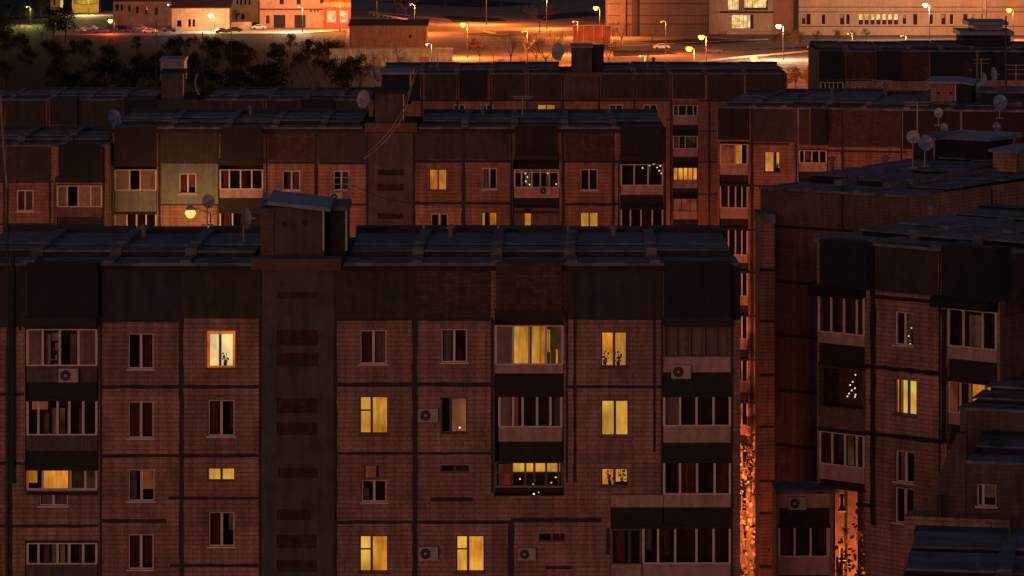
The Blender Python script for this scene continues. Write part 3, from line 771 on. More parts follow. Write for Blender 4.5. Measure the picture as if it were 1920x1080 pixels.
loggia(B, 964,1048, 318,352,371,396, mull=(978,997,1013,1030), trans=323, cur=[('curt_w',985,994,325,352),('curt_w',1024,1028,325,352)])
loggia(B, 964,1048, 390,470,480,490, mull=(), fr='frame_d', solid=[(965,984,'parapet_d'),(995,1048,'parapet_d')], cur=[('lit_o',984,995,395,440)], label='boarded balcony with a narrow lit opening')
loggia(B, 1164,1243, 308,348,365,389, mull=(1189,1215), cur=[('curt_w',1217,1220,308,335)])
loggia(B, 1164,1243, 390,440,455,470, mull=(1182,1202,1223), cur=[('curt_r',1205,1222,390,440)])
bulbs(B, [(1205,315),(1218,310),(1226,308),(1232,314),(1238,311),(1240,325),(1236,320)], off=.2, r=.05, label='fairy lights in the upper right balcony glazing of the second-row block', cat='fairy lights')
bulbs(B, [(985,325),(989,332),(986,340),(993,346),(1027,325),(1030,331),(1043,345)], off=.2, r=.045, label='small lights behind the white-framed middle balcony of the second-row block', cat='fairy lights')
joint(B, [(208,235,208,480,7),(299,238,299,480,5),(409,240,409,480,5),(500,238,500,480,4),(593,238,593,480,7),(689,238,689,480,6),(776,238,776,480,6),(869,238,869,480,8),(959,238,959,480,5),(1056,238,1056,480,7),(1150,238,1150,480,6),(1160,300,1160,480,3),(1247,238,1247,480,4)])
joint(B, [(503,305,594,305,5),(598,306,688,306,5),(776,303,960,302,6),(1056,303,1160,303,5),(776,381,960,381,6),(1056,383,1160,383,6),(299,384,409,384,3),(503,384,688,384,4)])
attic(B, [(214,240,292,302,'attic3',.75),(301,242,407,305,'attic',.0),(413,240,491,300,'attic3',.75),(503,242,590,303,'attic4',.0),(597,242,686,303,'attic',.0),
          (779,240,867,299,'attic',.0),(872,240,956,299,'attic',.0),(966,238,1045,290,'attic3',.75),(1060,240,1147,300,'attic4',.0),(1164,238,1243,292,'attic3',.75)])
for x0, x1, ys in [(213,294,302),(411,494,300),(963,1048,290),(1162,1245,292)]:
    zz = B.z((x0+x1)/2, ys, -.7); MB().box(B.u(x0), B.u(x1), -.78, 1.3, zz-.34, zz+.0).build('soffit_shade', M['shade_black'], B.root)  # black box paints the shade below each projecting attic
for px0, px1 in [(303, 409)]:
    for y0, y1 in [(307, 382), (386, 480)]:
        a, c, z0, z1 = B.rect(px0, y0, px1, y1)
        m = MB(); wall_holes(m, a, c, z0, z1, B.holes, y=-.08, dep=.09); m.quad((a,-.08,z0),(a,.02,z0),(a,.02,z1),(a,-.08,z1)); m.quad((c,-.08,z0),(c,-.08,z1),(c,.02,z1),(c,.02,z0)); m.quad((a,-.08,z1),(a,.02,z1),(c,.02,z1),(c,-.08,z1))
        if y0 < 350: m.build('render_panel', M['green'], B.root)
finish(B, B.u(209), B.u(1248), 0, B.z(900, 242), mt='tile_b', stair=(B.u(691), B.u(774)))
MB().box(B.u(209), B.u(1248), -.16, .1, zb-.36, zb-.14).build('cornice', M['dark'], B.root)
MB().box(B.u(684), B.u(782), -.32, .8, zb-.30, zb+.25).build('stairwell_cornice', M['cornice'], B.root)
ST = ((0, 2.1, 0, 0), (2.9, 4.6, .22, .26), (5.3, 10.6, .30, .50))
roof(B, [212,320,425,515,605,680], zb)
roof(B, [785,872,965,1060,1152,1246], zb)
booth(B, 703,176,757,226, 2.2, mt='tile_dk', roofmt='dark', over=.15, vents=())
booth(B, 716,140,770,178, 6.2, mt='attic3', roofmt='zinc', over=.15, vents=())
ac_unit(B, 630, 369, 'air conditioner below the right window left of the second-row stairwell', off=0)
ac_unit(B, 1022, 358, 'air conditioner on the middle balcony parapet of the second-row block', off=-.14)

B1 = Block('apartment_block', 'lower left block section set below the pale green bay of the second row', 100, 233, group=BG)
z1_ = B1.z(100, 271)
window(B1, 31,356,63,397, cur=[('curt_g',.1,.4,0,1),('curt_p',.55,.9,0,1)], ft=.09)
B1.holes.append((B1.u(106), B1.u(192), 10, B1.z(150, 346)))
loggia(B1, 107,191, 348,388,407,427, mull=(126,147,170), solid=[(108,125,'siding'),(149,169,'curt_p'),(172,190,'siding')], par='parapet_d', band='dark', label='balcony clad in pink siding')
loggia(B1, 107,191, 429,470,480,490, mull=(130,150,170), cur=[('curt_w',128,133,429,470)])
window(B1, 31,437,63,475, cur='lit_dim')
joint(B1, [(8,272,8,480,5),(94,272,94,480,5),(103,340,103,480,3),(194,270,194,480,5)]); joint(B1, [(-40,341,100,340,4),(-40,421,100,420,4)])
attic(B1, [(-40,274,5,338,'attic',.0),(12,274,91,338,'attic',.0),(110,272,189,332,'attic3',.75)])
zz = B1.z(150, 332, -.7); MB().box(B1.u(106), B1.u(193), -.78, 1.3, zz-.34, zz).build('soffit_shade', M['shade_black'], B1.root)  # attic shade built as a black box
finish(B1, B1.u(-60), B1.u(203), 0, B1.z(100, 274), mt='tile_b')
roof(B1, [-60,30,120,202], z1_)

# ================================================================== block C (third row)
C1 = Block('apartment_block', 'third-row dark block section on the left below the unlit grove, with a blue-roofed machine room', 330, 325, group=BG)
zc = C1.z(300, 186)
joint(C1, [(7,186,7,300,5),(90,186,90,300,5),(146,186,146,300,5),(228,186,228,300,5),(292,186,292,300,4),(365,186,365,300,4),(430,186,430,300,4),(496,186,496,300,6),(560,186,560,300,5),(628,186,628,300,5)])
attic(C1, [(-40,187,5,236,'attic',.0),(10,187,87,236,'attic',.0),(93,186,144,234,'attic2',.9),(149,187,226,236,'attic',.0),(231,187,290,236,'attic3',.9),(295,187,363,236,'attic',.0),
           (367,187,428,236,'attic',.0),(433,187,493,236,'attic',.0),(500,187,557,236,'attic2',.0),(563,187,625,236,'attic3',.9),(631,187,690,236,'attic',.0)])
joint(C1, [(-40,237,690,237,5)])
finish(C1, C1.u(-60), C1.u(700), 0, C1.z(300, 187), mt='tile_b')
SC = ((0, 2.1, 0, 0), (2.9, 4.6, .25, .3), (5.3, 10.6, .36, .55))
roof(C1, [-60,20,95,165,228,292], zc)
roof(C1, [385,440,505,575,640,698], zc)
booth(C1, 302,138,344,180, 3, mt='stair', roofmt='dark', over=.1, vents=())
booth(C1, 301,114,345,138, 7, mt='zinc', roofmt='zinc', over=.1, vents=(), door=False)

C2 = Block('apartment_block', 'third-row block section on the right with an orange-lit end wall and a balcony stack', 1100, 325, group=BG)
z2 = C2.z(1000, 137)
window(C2, 1008,196,1041,222, cur='lit_y', fr='frame_d', label='lit yellow window')
for r in [(1142,196,1168,225),(1206,196,1232,225),(900,196,925,225),(850,196,872,225)]: window(C2, *r, cur=[('curt_g',0,.4,0,1)], ft=.09)
C2.holes.append((C2.u(1261), C2.u(1309), 10, C2.z(1285, 196)))
loggia(C2, 1262,1308, 197,217,234,252, mull=(1272,1287,1300), cur=[('curt_g',1264,1270,197,217)])
loggia(C2, 1262,1308, 255,279,294,312, mull=(1273,1285), cur=[('lit_dim',1288,1304,256,279),('curt_w',1264,1270,256,279)])
loggia(C2, 1262,1308, 313,338,353,370, mull=(1271,1281,1290,1299), fr='frame_d', cur=[('lit_y',1263,1307,313,340)], label='balcony with a row of lit yellow panes')
loggia(C2, 1262,1308, 372,396,411,428, mull=(1278,1294), fr='frame_d', cur=[('lit_r',1264,1306,372,396)])
loggia(C2, 1262,1308, 430,455,470,480, mull=(1278,1294), fr='frame_d')
joint(C2, [(791,137,791,260,5),(858,137,858,260,4),(920,137,920,260,4),(988,137,988,260,4),(1055,137,1055,260,5),(1123,137,1123,260,6),(1190,137,1190,260,6),(1258,137,1258,500,5),(1330,137,1330,500,6),(1400,137,1400,210,5),(1250,225,1262,225,3),(1309,246,1345,246,3),(1309,304,1345,304,3),(1309,364,1345,364,3)])
joint(C2, [(715,189,1260,188,5),(1309,190,1475,188,5)])
attic(C2, [(718,139,788,187,'attic3',.0),(796,137,855,187,'attic',.0),(861,136,913,186,'attic3',.9),(923,137,985,187,'attic',.0),(991,137,1052,187,'attic',.0),(1058,137,1120,187,'stair',.15),
           (1126,137,1187,185,'attic',.0),(1193,137,1255,185,'attic',.0),(1262,137,1322,185,'attic',.0),(1326,137,1395,187,'attic',.0),(1402,137,1474,188,'attic',.0)])
finish(C2, C2.u(713), C2.u(1476), 0, C2.z(1000, 138), mt='tile_b')
roof(C2, [715,790,857,922,988,1052], z2)
roof(C2, [1128,1190,1257,1325,1398,1474], z2)
booth(C2, 1072,90,1110,128, 3, mt='stair', roofmt='zinc', over=.1, vents=(), door=False)
booth(C2, 1111,92,1132,128, 4, mt='dark', roofmt='dark', over=.1, vents=(), door=False)
MB().box(C2.u(1050), C2.u(1128), -.3, .8, z2-.3, z2+.05).build('stairwell_cornice', M['cornice'], C2.root)

# ================================================================== block E (right, behind)
E = Block('apartment_block', 'right-hand block whose narrow visible strip is lit bright orange beside the front block', 1410, 243, ang=-12, group=BG)
ze = E.z(1410, 200)
E.holes.append((E.u(1349), E.u(1403), 1, E.z(1375, 266)))
yy = 268
rows = [(270,308,328,346), (347,390,410,428), (430,478,492,508), (510,555,572,590), (592,635,655,672), (674,715,735,752), (754,797,815,832), (834,878,897,914), (916,958,977,994), (996,1040,1058,1075)]
for i, (a, b_, c, d) in enumerate(rows):
    loggia(E, 1350,1402, a,b_,c,d, mull=(1366,1379,1391) if i else (1378,), fr='frame',
           cur=[('lit_o',1380,1391,a+2,b_),('lit_r',1352,1376,a+2,b_)] if i == 0 else [('curt_r',1352,1362,a,b_)] if i % 2 else [('curt_g',1382,1390,a,b_)],
           label='lit orange balcony glazing' if i == 0 else None)
window(E, 1433,284,1462,323, cur=[('lit_y',0,.65,0,1),('lit_y',.75,1,.2,1)], fr='frame_d', mull=(.62,), plant=1, label='lit yellow window')
E.holes.append((E.u(1497), E.u(1552), 1, E.z(1520, 280)))
loggia(E, 1498,1550, 282,306,322,340, mull=(1508,1522,1536), cur=[('curt_w',1510,1518,284,300)])
joint(E, [(1410,200,1410,1150,7),(1493,204,1493,400,4),(1580,205,1580,400,6),(1690,205,1690,400,4)])
joint(E, [(1403,y,1480,y+3,4) for y in (268, 347, 430, 510, 592, 674, 754, 834, 916, 996)] + [(1550,280,1700,288,4)])
attic(E, [(1346,204,1372,262,'attic3',.5),(1374,204,1403,262,'attic3',.5),(1413,202,1490,266,'attic',.0),(1498,204,1518,272,'attic',.0),(1520,204,1550,272,'attic3',.7),(1553,206,1578,276,'attic4',.0),(1583,207,1688,276,'attic4',.0),(1693,207,1800,280,'attic3',.0),(1804,207,1990,280,'attic3',.0)])
finish(E, E.u(1345), E.u(2000), 0, E.z(1410, 203), mt='tile_b', dep=14)
SE = ((0, 2.0, 0, 0), (2.8, 4.8, .18, .2), (5.6, 8.2, .22, .24), (9, 12.6, .26, .26))
roof(E, [1346,1412,1470,1545,1620,1700,1780,1870,1990], ze, dep=14, steps=SE, back=.4, jit=.08)
booth(E, 1745,157,1792,215, 4, mt='tile', roofmt='zinc', over=.35, vents=((.3,.7),(.8,.7)), dep=3.5)
booth(E, 1793,158,1822,215, 4.5, mt='attic3', roofmt='zinc', over=.15, vents=(), dep=3, tilt=.1, door=False)
booth(E, 1840,175,1915,222, 5, mt='attic3', roofmt='roof', over=.3, vents=(), dep=3, door=False)

# ================================================================== block G: two faces meeting near px 1705
G = Block('apartment_block', 'dark brick corner block with long roof slabs behind the right-hand balconies', 1705, 188, ang=-36, group=BG)
zg = G.z(1705, 366)
joint(G, [(1580,350,1582,430,5)])
joint(G, [(1455,528,1540,533,5),(1455,629,1540,634,5),(1455,732,1540,737,5),(1455,835,1540,840,5),(1440,425,1600,432,5),(1440,936,1540,941,5),(1440,1038,1540,1043,5)])
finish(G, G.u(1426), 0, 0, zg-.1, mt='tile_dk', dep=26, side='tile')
SG = ((0, 3.5, 0, 0), (4.5, 9.0, .2, .26), (10, 15.0, .30, .4), (16.5, 24.0, .42, .6))
L0 = G.u(1426)
roof(G, [(L0,), (L0*.66,), (L0*.33,), (0.0,)], zg, dep=26, steps=SG, back=.55, jit=.2)
G2 = Block('apartment_block', 'lit narrow end wing of light brick joined to the dark corner block', 1438, 190, ang=0, group=BG)
joint(G2, [(1424,y,1453,y,5) for y in (506, 602, 703, 800, 902, 962, 1062)])
finish(G2, G2.u(1422), G2.u(1452), 0, G2.z(1438, 402), mt='tile', dep=2.5)
MB().box(G2.u(1422)-.05, G2.u(1452)+.05, -.06, 2.6, G2.z(1438, 402)-.45, G2.z(1438, 402)+.02).build('coping', M['roofedge'], G2.root)
for yy_, zz_ in ((8.5, 0), (17.5, 0)):
    MB().box(-.01, .012, yy_-.08, yy_+.08, 0, zg-.3).build('panel_joint', M['joint'], G.root)
booth(G, 1712,262,1752,312, 16, mt='dark', roofmt='roof', over=.2, vents=(), dep=3)
booth(G, 1755,262,1850,315, 17, mt='attic3', roofmt='zinc', over=.4, vents=(), dep=3, door=False)

# ================================================================== block F (right, near)
Fb = Block('apartment_block', 'right-hand near block with white-framed balconies, one lime lit window and brick panels', 1640, 155, ang=-41, group=BG)
zf = Fb.z(1640, 455)
window(Fb, 1677,585,1712,648, cur=[('lit_dim',.5,1,0,1)], ft=.06, mull=(.5,), plant=1, label='window with a lit plant on its sill')
window(Fb, 1675,711,1718,778, cur=[('lit_g',.25,1,0,1),('lit_o',0,.2,0,1)], fr='frame_d', mull=(.22,.6), label='lit lime yellow window')
window(Fb, 1678,846,1714,905, cur=[('curt_p',.1,.4,0,1)], mull=(.5,)); window(Fb, 1677,915,1713,982, cur=[], mull=(.5,))
Fb.holes += [(Fb.u(1536), Fb.u(1622), Fb.z(1580, 912), Fb.z(1580, 548)), (Fb.u(1775), Fb.u(1870), 2, Fb.z(1820, 574))]
loggia(Fb, 1534,1620, 553,626,646,684, mull=(1558,1582,1606), cur=[('curt_g',1608,1616,560,620)])
loggia(Fb, 1534,1620, 690,766,782,806, mull=(), fr='frame_d', par='parapet_d', band='parapet_d', label='dark glazed balcony with a lit tree inside')
loggia(Fb, 1536,1620, 812,874,902,912, mull=(1560,1584,1606), cur=[('lit_dim',1590,1602,815,870)])
loggia(Fb, 1777,1868, 582,653,676,713, mull=(1806,1842), cur=[('curt_w',1818,1840,590,655)])
loggia(Fb, 1779,1870, 718,778,800,830, mull=(1800,1818,1848), cur=[('lit_o',1824,1846,720,778),('lit_o',1852,1866,720,778),('lit_r',1782,1796,720,778)], label='balcony with orange lit panes')
loggia(Fb, 1779,1870, 850,910,930,960, mull=(1800,1818,1848))
joint(Fb, [(1637,455,1637,985,9),(1762,460,1762,900,3),(1770,580,1770,830,8)])
joint(Fb, [(1640,554,1762,569,5),(1622,684,1762,703,6),(1622,811,1770,829,6),(1605,945,1637,949,5)])
attic(Fb, [(1537,452,1622,540,'attic3',.7),(1641,458,1759,550,'attic',.0),(1765,462,1868,562,'attic3',.7)])
for x0, x1, ys in [(1535,1624,540),(1763,1872,562)]:
    zz = Fb.z((x0+x1)/2, ys, -.7); MB().box(Fb.u(x0), Fb.u(x1), -.75, 1.3, zz-.42, zz-.01).build('soffit_shade', M['shade_black'], Fb.root)  # shade under the attic boxes, made as black solids
uc = Fb.u(1875)
finish(Fb, Fb.u(1622), uc, 0, zf-.08, mt='tile', dep=13)
m = MB(); wall_holes(m, Fb.u(1532), Fb.u(1622), Fb.z(1580, 912), zf-.08, Fb.holes); m.build('wall', M['tile'], Fb.root)
MB().quad((Fb.u(1532),0,Fb.z(1580,912)),(Fb.u(1532),0,zf-.5),(Fb.u(1532),12,zf-.5),(Fb.u(1532),12,Fb.z(1580,912))).quad((Fb.u(1532),1.5,Fb.z(1580,912)),(Fb.u(1622),1.5,Fb.z(1580,912)),(Fb.u(1622),1.5,zf-.5),(Fb.u(1532),1.5,zf-.5)).build('side_wall', M['tile_dk'], Fb.root)
SF = ((0, 2.1, 0, 0), (2.8, 5.0, .2, .26), (5.7, 9.0, .30, .4), (9.8, 12.5, .42, .5))
roof(Fb, [1532,1640,1760,1876], zf, dep=13, steps=SF, back=.6, jit=.08)
ct = Fb.world(uc, 0, 0)
MB().box(uc-.2, uc+.02, .4, 12.6, zf-2.6, zf-.1).build('attic_panel', M['attic4'], Fb.root)
bulbs(Fb, [(1604,703),(1599,716),(1594,722),(1603,728),(1597,732),(1592,738),(1604,740),(1589,743),(1603,744)], 'christmas_tree_lights', off=.35, r=.035,
      label='lit christmas tree lights behind the dark balcony glass of the right-hand near block', cat='fairy lights')
bulbs(Fb, [(1700,622),(1704,630),(1706,638),(1709,615),(1707,645)], 'sill_lights', off=.3, r=.03, label='small glowing sprig on a window sill of the right-hand near block', cat='lights')

# low balcony tower H in front
H = Block('balcony_tower', 'low balcony stack with white frames between the orange-lit gaps, bottom right', 1510, 165, cat='balcony tower')
loggia(H, 1460,1556, 884+34,920+6,952,984, mull=(), fr=None, par='parapet', band='dark')
loggia(H, 1460,1556, 985,1044,1078,1110, mull=(1490,1520,1552), par='parapet', cur=[('curt_r',1465,1480,990,1040)])
zt_ = H.z(1510, 925)
H.holes.append((H.u(1461), H.u(1555), 0, H.z(1510, 926)))
finish(H, H.u(1455), H.u(1562), 0, zt_, mt='pier', dep=2.4)
MB().box(H.u(1455)-.05, H.u(1562)+.05, -.04, 2.45, zt_, zt_+.14).build('flat_roof', M['roof'], H.root)
ac_unit(H, 1495, 944, 'air conditioner on the parapet of the low balcony stack, bottom right', off=-.14)
# orange-lit wall in the gap
K1 = Block('brick_wing', 'brick wing glowing orange in the gap right of the low balcony stack', 1590, 183, ang=0, cat='building')
joint(K1, [(1586,915,1586,1180,5)])
window(K1, 1574,925,1584,958, cur='curt_r', mull=(), ft=.05); window(K1, 1574,1025,1584,1050, cur='curt_r', mull=(), ft=.05)
finish(K1, K1.u(1566), K1.u(1608), 0, K1.z(1590, 912), mt='pier', dep=3)

# ================================================================== blocks I, J: lower right
I1 = Block('apartment_block', 'dark stepped block with a pale ledge at the right edge above the small window', 1800, 146, ang=-20, group=BG)
zi = I1.z(1800, 762)
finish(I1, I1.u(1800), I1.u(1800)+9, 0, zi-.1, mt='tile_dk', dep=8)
roof(I1, [(0.0,), (3.0,), (6.0,), (9.0,)], zi, dep=8, steps=((0,1.2,0,0),(1.8,3.6,.15,.2),(4.2,7.4,.3,.45)), back=.5)
I2 = Block('brick_house', 'brick lower wing with one small framed window under a bluish roof, bottom right', 1760, 140, ang=-14, cat='building')
zi2 = I2.z(1818, 862)
window(I2, 1832,908,1868,950, cur=[('curt_w',.35,.9,.35,.9)], mull=(.3,), ft=.05, label='small framed window with a pale cloth')
finish(I2, I2.u(1812), I2.u(1812)+8, 0, zi2-.08, mt='tile_dk', dep=5)
roof(I2, [(I2.u(1812),), (I2.u(1812)+2.7,), (I2.u(1812)+5.4,), (I2.u(1812)+8,)], zi2, dep=5, steps=((0,1.6,0,0),(2.3,4.6,.2,.3)), back=.35)
# leaning buttress wall between F and the lower wing
u0, u1 = I2.u(1704), I2.u(1812)-.02
bw = MB()
zA, zB = I2.z(1704, 985), I2.z(1795, 812)
bw.add([(u0,0,0),(u1,0,0),(u1,0,zB),(I2.u(1795),0,zB),(I2.u(1745),0,I2.z(1745,925)),(u0,0,zA),
        (u0,.5,0),(u1,.5,0),(u1,.5,zB),(I2.u(1795),.5,zB),(I2.u(1745),.5,I2.z(1745,925)),(u0,.5,zA)],
       [(0,1,2,3,4,5),(11,10,9,8,7,6),(5,4,10,11),(4,3,9,10),(3,2,8,9),(2,1,7,8),(0,5,11,6)])
bw.build('buttress_wall', M['tile_dk'], I2.root)
MB().box(I2.u(1704), I2.u(1900), -1.2, -.02, 0, I2.z(1760, 970, -1.2)).build('ledge', M['tile'], I2.root)
p0, p1 = at(1763, 942, 138.4), at(1763, 968, 138.4)
o = MB().tube((0,0,0), (0,0,(p0-p1).length+.2), .11, .11, 8).lathe([(0,0),(.16,0),(.16,.06),(0,.1)], 8, 'z', (0,0,(p0-p1).length+.2)).build('vent_pipe', M['darkmetal']); o.location = p1
tag(o, 'short dark vent pipe standing on the lit ledge, bottom right', 'vent pipe')

J = Block('apartment_block', 'nearest block at the bottom right corner, seen only as a dark slab roof', 1690, 102, ang=-9, group=BG)
zj = CZ - (992 - HOR) / FPX * 113
UJ = J.u(1672)
roof(J, [(UJ,), (UJ+2.9,), (UJ+5.8,), (UJ+8.7,)], zj-.35, dep=12, back=.35, steps=((0,2.1,0,0),(2.9,4.9,.12,.16),(5.6,8.0,.2,.26),(8.7,10.8,.3,.36)))
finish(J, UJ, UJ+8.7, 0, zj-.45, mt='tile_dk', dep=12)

# ================================================================== block K and machine room, upper right
K = Block('apartment_block', 'far upper right block with a dark attic and a row of balcony posts below it', 1600, 345, group=BG)
zk = K.z(1600, 95)
joint(K, [(1583,95,1583,230,6),(1641,95,1641,160,4)]); joint(K, [(1535,151,1745,151,4)])
attic(K, [(1537,96,1580,148,'attic3',.8),(1586,96,1640,148,'attic4',.0),(1645,96,1690,150,'attic3',.8),(1692,96,1742,150,'attic4',.0),(1744,96,1830,150,'attic3',0),(1834,96,1960,150,'attic3',0)])
K.holes.append((K.u(1538), K.u(1582), 10, K.z(1560, 152)))
loggia(K, 1539,1581, 154,176,190,205, mull=(1547,1555,1563,1571))
window(K, 1603,162,1624,180, ft=.08, cur=[])
finish(K, K.u(1535), K.u(1970), 0, K.z(1600, 96), mt='tile', dep=12)
roof(K, [1535,1590,1650,1710,1770,1830,1900,1970], zk)
booth(K, 1805,66,1895,142, 5, dep=5, mt='attic3', roofmt='zinc', over=.3, vents=(), door=False, slab=.35)
booth(K, 1825,47,1880,62, 7, dep=4, mt='zinc', roofmt='zinc', over=.5, vents=(), door=False, slab=.3)

# ================================================================== dishes, masts, wires
D = [(390,378,157,.30,'small grey dish beside the bright courtyard lamp',20,15,'dish',1.0,.9),
     (460,409,155,.46,'narrow pale dish seen half from the side left of the front machine room',50,8,'dish',1.0,.62),
     (683,186,247,.62,'round grey dish left of the second-row machine room',-30,12,'dish',1.2,.8),
     (703,140,330,.8,'upper dish beside the third-row roof edge',50,25,'dish',2.4,.5),
     (766,162,330,.6,'small dish at the end of the cable on the third-row roof',40,20,'dish',1.2,.7),
     (214,222,240,.6,'blue patterned dish at the left end of the second-row roof',35,25,'dish2',1.4,.8),
     (1735,268,190,.40,'bluish round dish, right one of the pair by the upper right machine rooms',10,12,'dish2',1.2,1),
     (1712,257,191,.34,'bluish round dish, left one of the pair by the upper right machine rooms',0,12,'dish',1.6,1),
     (1805,101,352,.5,'dish on the left corner of the far upper right machine room',-20,12,'dish',1.0,.8),
     (1862,140,300,.62,'tall narrow dish on the dark roofs at the upper right edge',40,10,'dish',2.0,.55),
     (1812,132,320,.7,'dark reddish dish right of the lamp cluster',20,12,'attic4',1.6,.8),
     (1875,192,235,.5,'bluish dish in the dark clutter at the right edge',5,20,'dish2',1.0,.9),
     (1047,97,333,.8,'dish left of the third-row machine room under the street lamp',-20,12,'dish',1.4,.7),
     (500,372,154.5,.28,'small blue dish on the front machine room roof corner',30,20,'dish2',.5,.8)]
for px, py, Y, r, lab, yaw, tilt, mt_, pole, sq in D: dish(px, py, Y, r, lab, yaw, tilt, mt_, pole, sq)

def mast(name, px, y0, y1, Y, label, cat, r=.05, bars=0):
    a, b_ = at(px, y0, Y), at(px, y1, Y)
    h = a.z - b_.z
    m = MB().tube((0,0,0), (0,0,h), r, r*.7, 6)
    for i in range(bars):
        zz = h*(.98-.09*i); m.tube((-.7+.08*i,0,zz), (.7-.08*i,0,zz), .02, .02, 4)
    o = m.build(name, M['metal'] if bars else M['darkmetal']); o.location = b_
    return tag(o, label, cat)
mast('aerial_mast', 654, 330, 470, 158, 'roof aerial with crossbars right of the front machine room', 'aerial', .05, 3)
mast('aerial_mast', 293, 40, 175, 335, 'thin dark aerial mast left of the blue-roofed machine room', 'aerial', .05)
mast('aerial_mast', 380, 60, 182, 335, 'thin dark aerial mast right of the blue-roofed machine room', 'aerial', .07)
mast('aerial_mast', 434, 60, 182, 336, 'thinnest dark aerial mast, second right of the blue-roofed machine room', 'aerial', .04)
mast('aerial_mast', 1886, 30, 200, 300, 'dark aerial mast at the upper right edge', 'aerial', .09)
mast('aerial_mast', 1720, 190, 255, 195, 'short pale aerial above the paired dishes', 'aerial', .05, 2)

def wire(pts, Y, r, label, name='cable', dy=None, m='cable'):
    P = [at(x, y, Y + (dy[i] if dy else 0)) for i, (x, y) in enumerate(pts)]
    b0 = P[0]; o = MB().path([p - b0 for p in P], r, 5).build(name, M[m]); o.location = b0
    return tag(o, label, 'cable')
wire([(783,130),(772,155),(768,175),(762,200),(748,232),(725,262),(700,285),(682,298)], 230, .035, 'slack pale cable hanging across the second-row stairwell front')
wire([(778,150),(764,176),(755,206),(735,240),(708,270),(690,286)], 231, .025, 'second slack cable hanging beside the first across the second-row stairwell front')
wire([(1,180),(4,230),(8,290),(12,340),(14,352)], 120, .045, 'pale guy cable leaning at the left picture edge')
wire([(370,140),(366,150),(367,165),(373,178)], 330, .07, 'curved pale cable right of the blue-roofed machine room', m='dish')
P = at(14, 350, 120)
o = MB().tube((0,0,0), (0,0,P.z), .05, .035, 6).tube((-.25,0,P.z*.43), (.15,0,P.z*.43), .03, .03, 4).build('aerial_mast', M['darkmetal']); o.location = (P.x, P.y, 0)
tag(o, 'tall dark pole rising at the left picture edge in front of everything', 'aerial')

# roof clutter: vent pipes and aerials
def pipe(b, px, off, h, lab, r=.12):
    u = b.u(px, off); p = b.world(u, off, 0); zz = b.rz + .1
    o = MB().tube((0,0,-.2), (0,0,h), r, r, 8).lathe([(r*1.7,h-.02),(r*1.7,h+.06),(0,h+.2)], 8, 'z').build('vent_pipe', M['roofedge']); o.location = (p.x, p.y, zz)
    tag(o, lab, 'vent pipe', 'vent pipes on the roofs')
A.rz = zt; B.rz = zb; C2.rz = z2; E.rz = ze; G.rz = zg; Fb.rz = zf; K.rz = zk; C1.rz = zc
for b_, px, off, h, lab in [(A, 845, 8, .5, 'short vent pipe on the front roof above the red lit window'), (A, 1150, 8.5, .45, 'short vent pipe on the front roof above the lit plant window'), (A, 270, 8, .5, 'short vent pipe on the left part of the front roof'),
        (B, 905, 8, .6, 'vent pipe on the second-row roof, middle'), (B, 470, 8, .6, 'vent pipe on the second-row roof above the white-framed left balcony'), (E, 1560, 8, .6, 'vent pipe on the right-hand rear roof'), (E, 1660, 10, .8, 'taller vent pipe on the right-hand rear roof near the brick machine room'),
        (G, 1660, 12, .6, 'vent pipe on the long dark corner roof'), (G, 1560, 10, .6, 'second vent pipe on the long dark corner roof, further left'), (Fb, 1745, 9, .5, 'vent pipe on the near right roof'), (C2, 1225, 8, .7, 'vent pipe on the third-row roof right of its machine room')]:
    pipe(b_, px, off, h, lab)
mast('aerial_mast', 1655, 150, 205, 255, 'short aerial with crossbars on the right-hand rear roof', 'aerial', .04, 3)
mast('aerial_mast', 1905, 120, 215, 262, 'tall aerial with crossbars in the clutter at the right edge', 'aerial', .05, 3)
mast('aerial_mast', 1840, 110, 190, 300, 'aerial between the dishes of the upper right corner', 'aerial', .05, 2)
mast('aerial_mast', 820, 95, 130, 331, 'small aerial on the third-row roof left part', 'aerial', .04, 2)
mast('aerial_mast', 1215, 90, 132, 331, 'small aerial on the third-row roof right part', 'aerial', .04, 2)
mast('aerial_mast', 980, 180, 218, 241, 'small aerial on the second-row roof above the middle balcony', 'aerial', .04, 2)
mast('aerial_mast', 1800, 262, 345, 208, 'aerial with crossbars on the corner roof at right', 'aerial', .04, 3)
for px, py, Y, r, lab, yaw, mt_, pole in [(1840,150,345,.7,'small pale dish on the far upper right roof near the aerials',-25,'dish',1.0),(1788,128,350,.6,'small dish under the lamp row, upper right',30,'dish',1.0),
        (1895,262,215,.36,'small blue dish at the right edge above the corner roof',-20,'dish2',.8),(1770,240,225,.3,'small grey dish left of the bluish slab, upper right',25,'dish',.8)]:
    dish(px, py, Y, r, lab, yaw, 15, mt_, pole, .85)

booth(G, 1862,286,1905,318, 14, mt='tile', roofmt='zinc', over=.2, vents=(), dep=2.5, door=False)
booth(E, 1870,196,1912,232, 3, mt='stair', roofmt='roof', over=.2, vents=(), dep=2.5, door=False)
booth(K, 1762,104,1792,128, 4, mt='stair', roofmt='roof', over=.2, vents=(), dep=3, door=False)
for px, py, Y, r, lab, yaw, mt_, pole in [(1770,118,352,.6,'dish on the small rooftop box below the lamp row',20,'dish',1.2),(1908,205,250,.42,'dish at the extreme right edge beside the small rear machine room',-30,'dish',1.1),
        (1868,238,225,.3,'small dish between the rear and corner roofs, right edge',15,'dish2',1.3),(1760,212,238,.32,'small pale dish at the foot of the brick machine room',-10,'dish',.8)]:
    dish(px, py, Y, r, lab, yaw, 15, mt_, pole, .85)
wire([(1800,262),(1840,285),(1880,290),(1925,280)], 207, .025, 'thin slack cable between roof aerials above the corner roof, right')
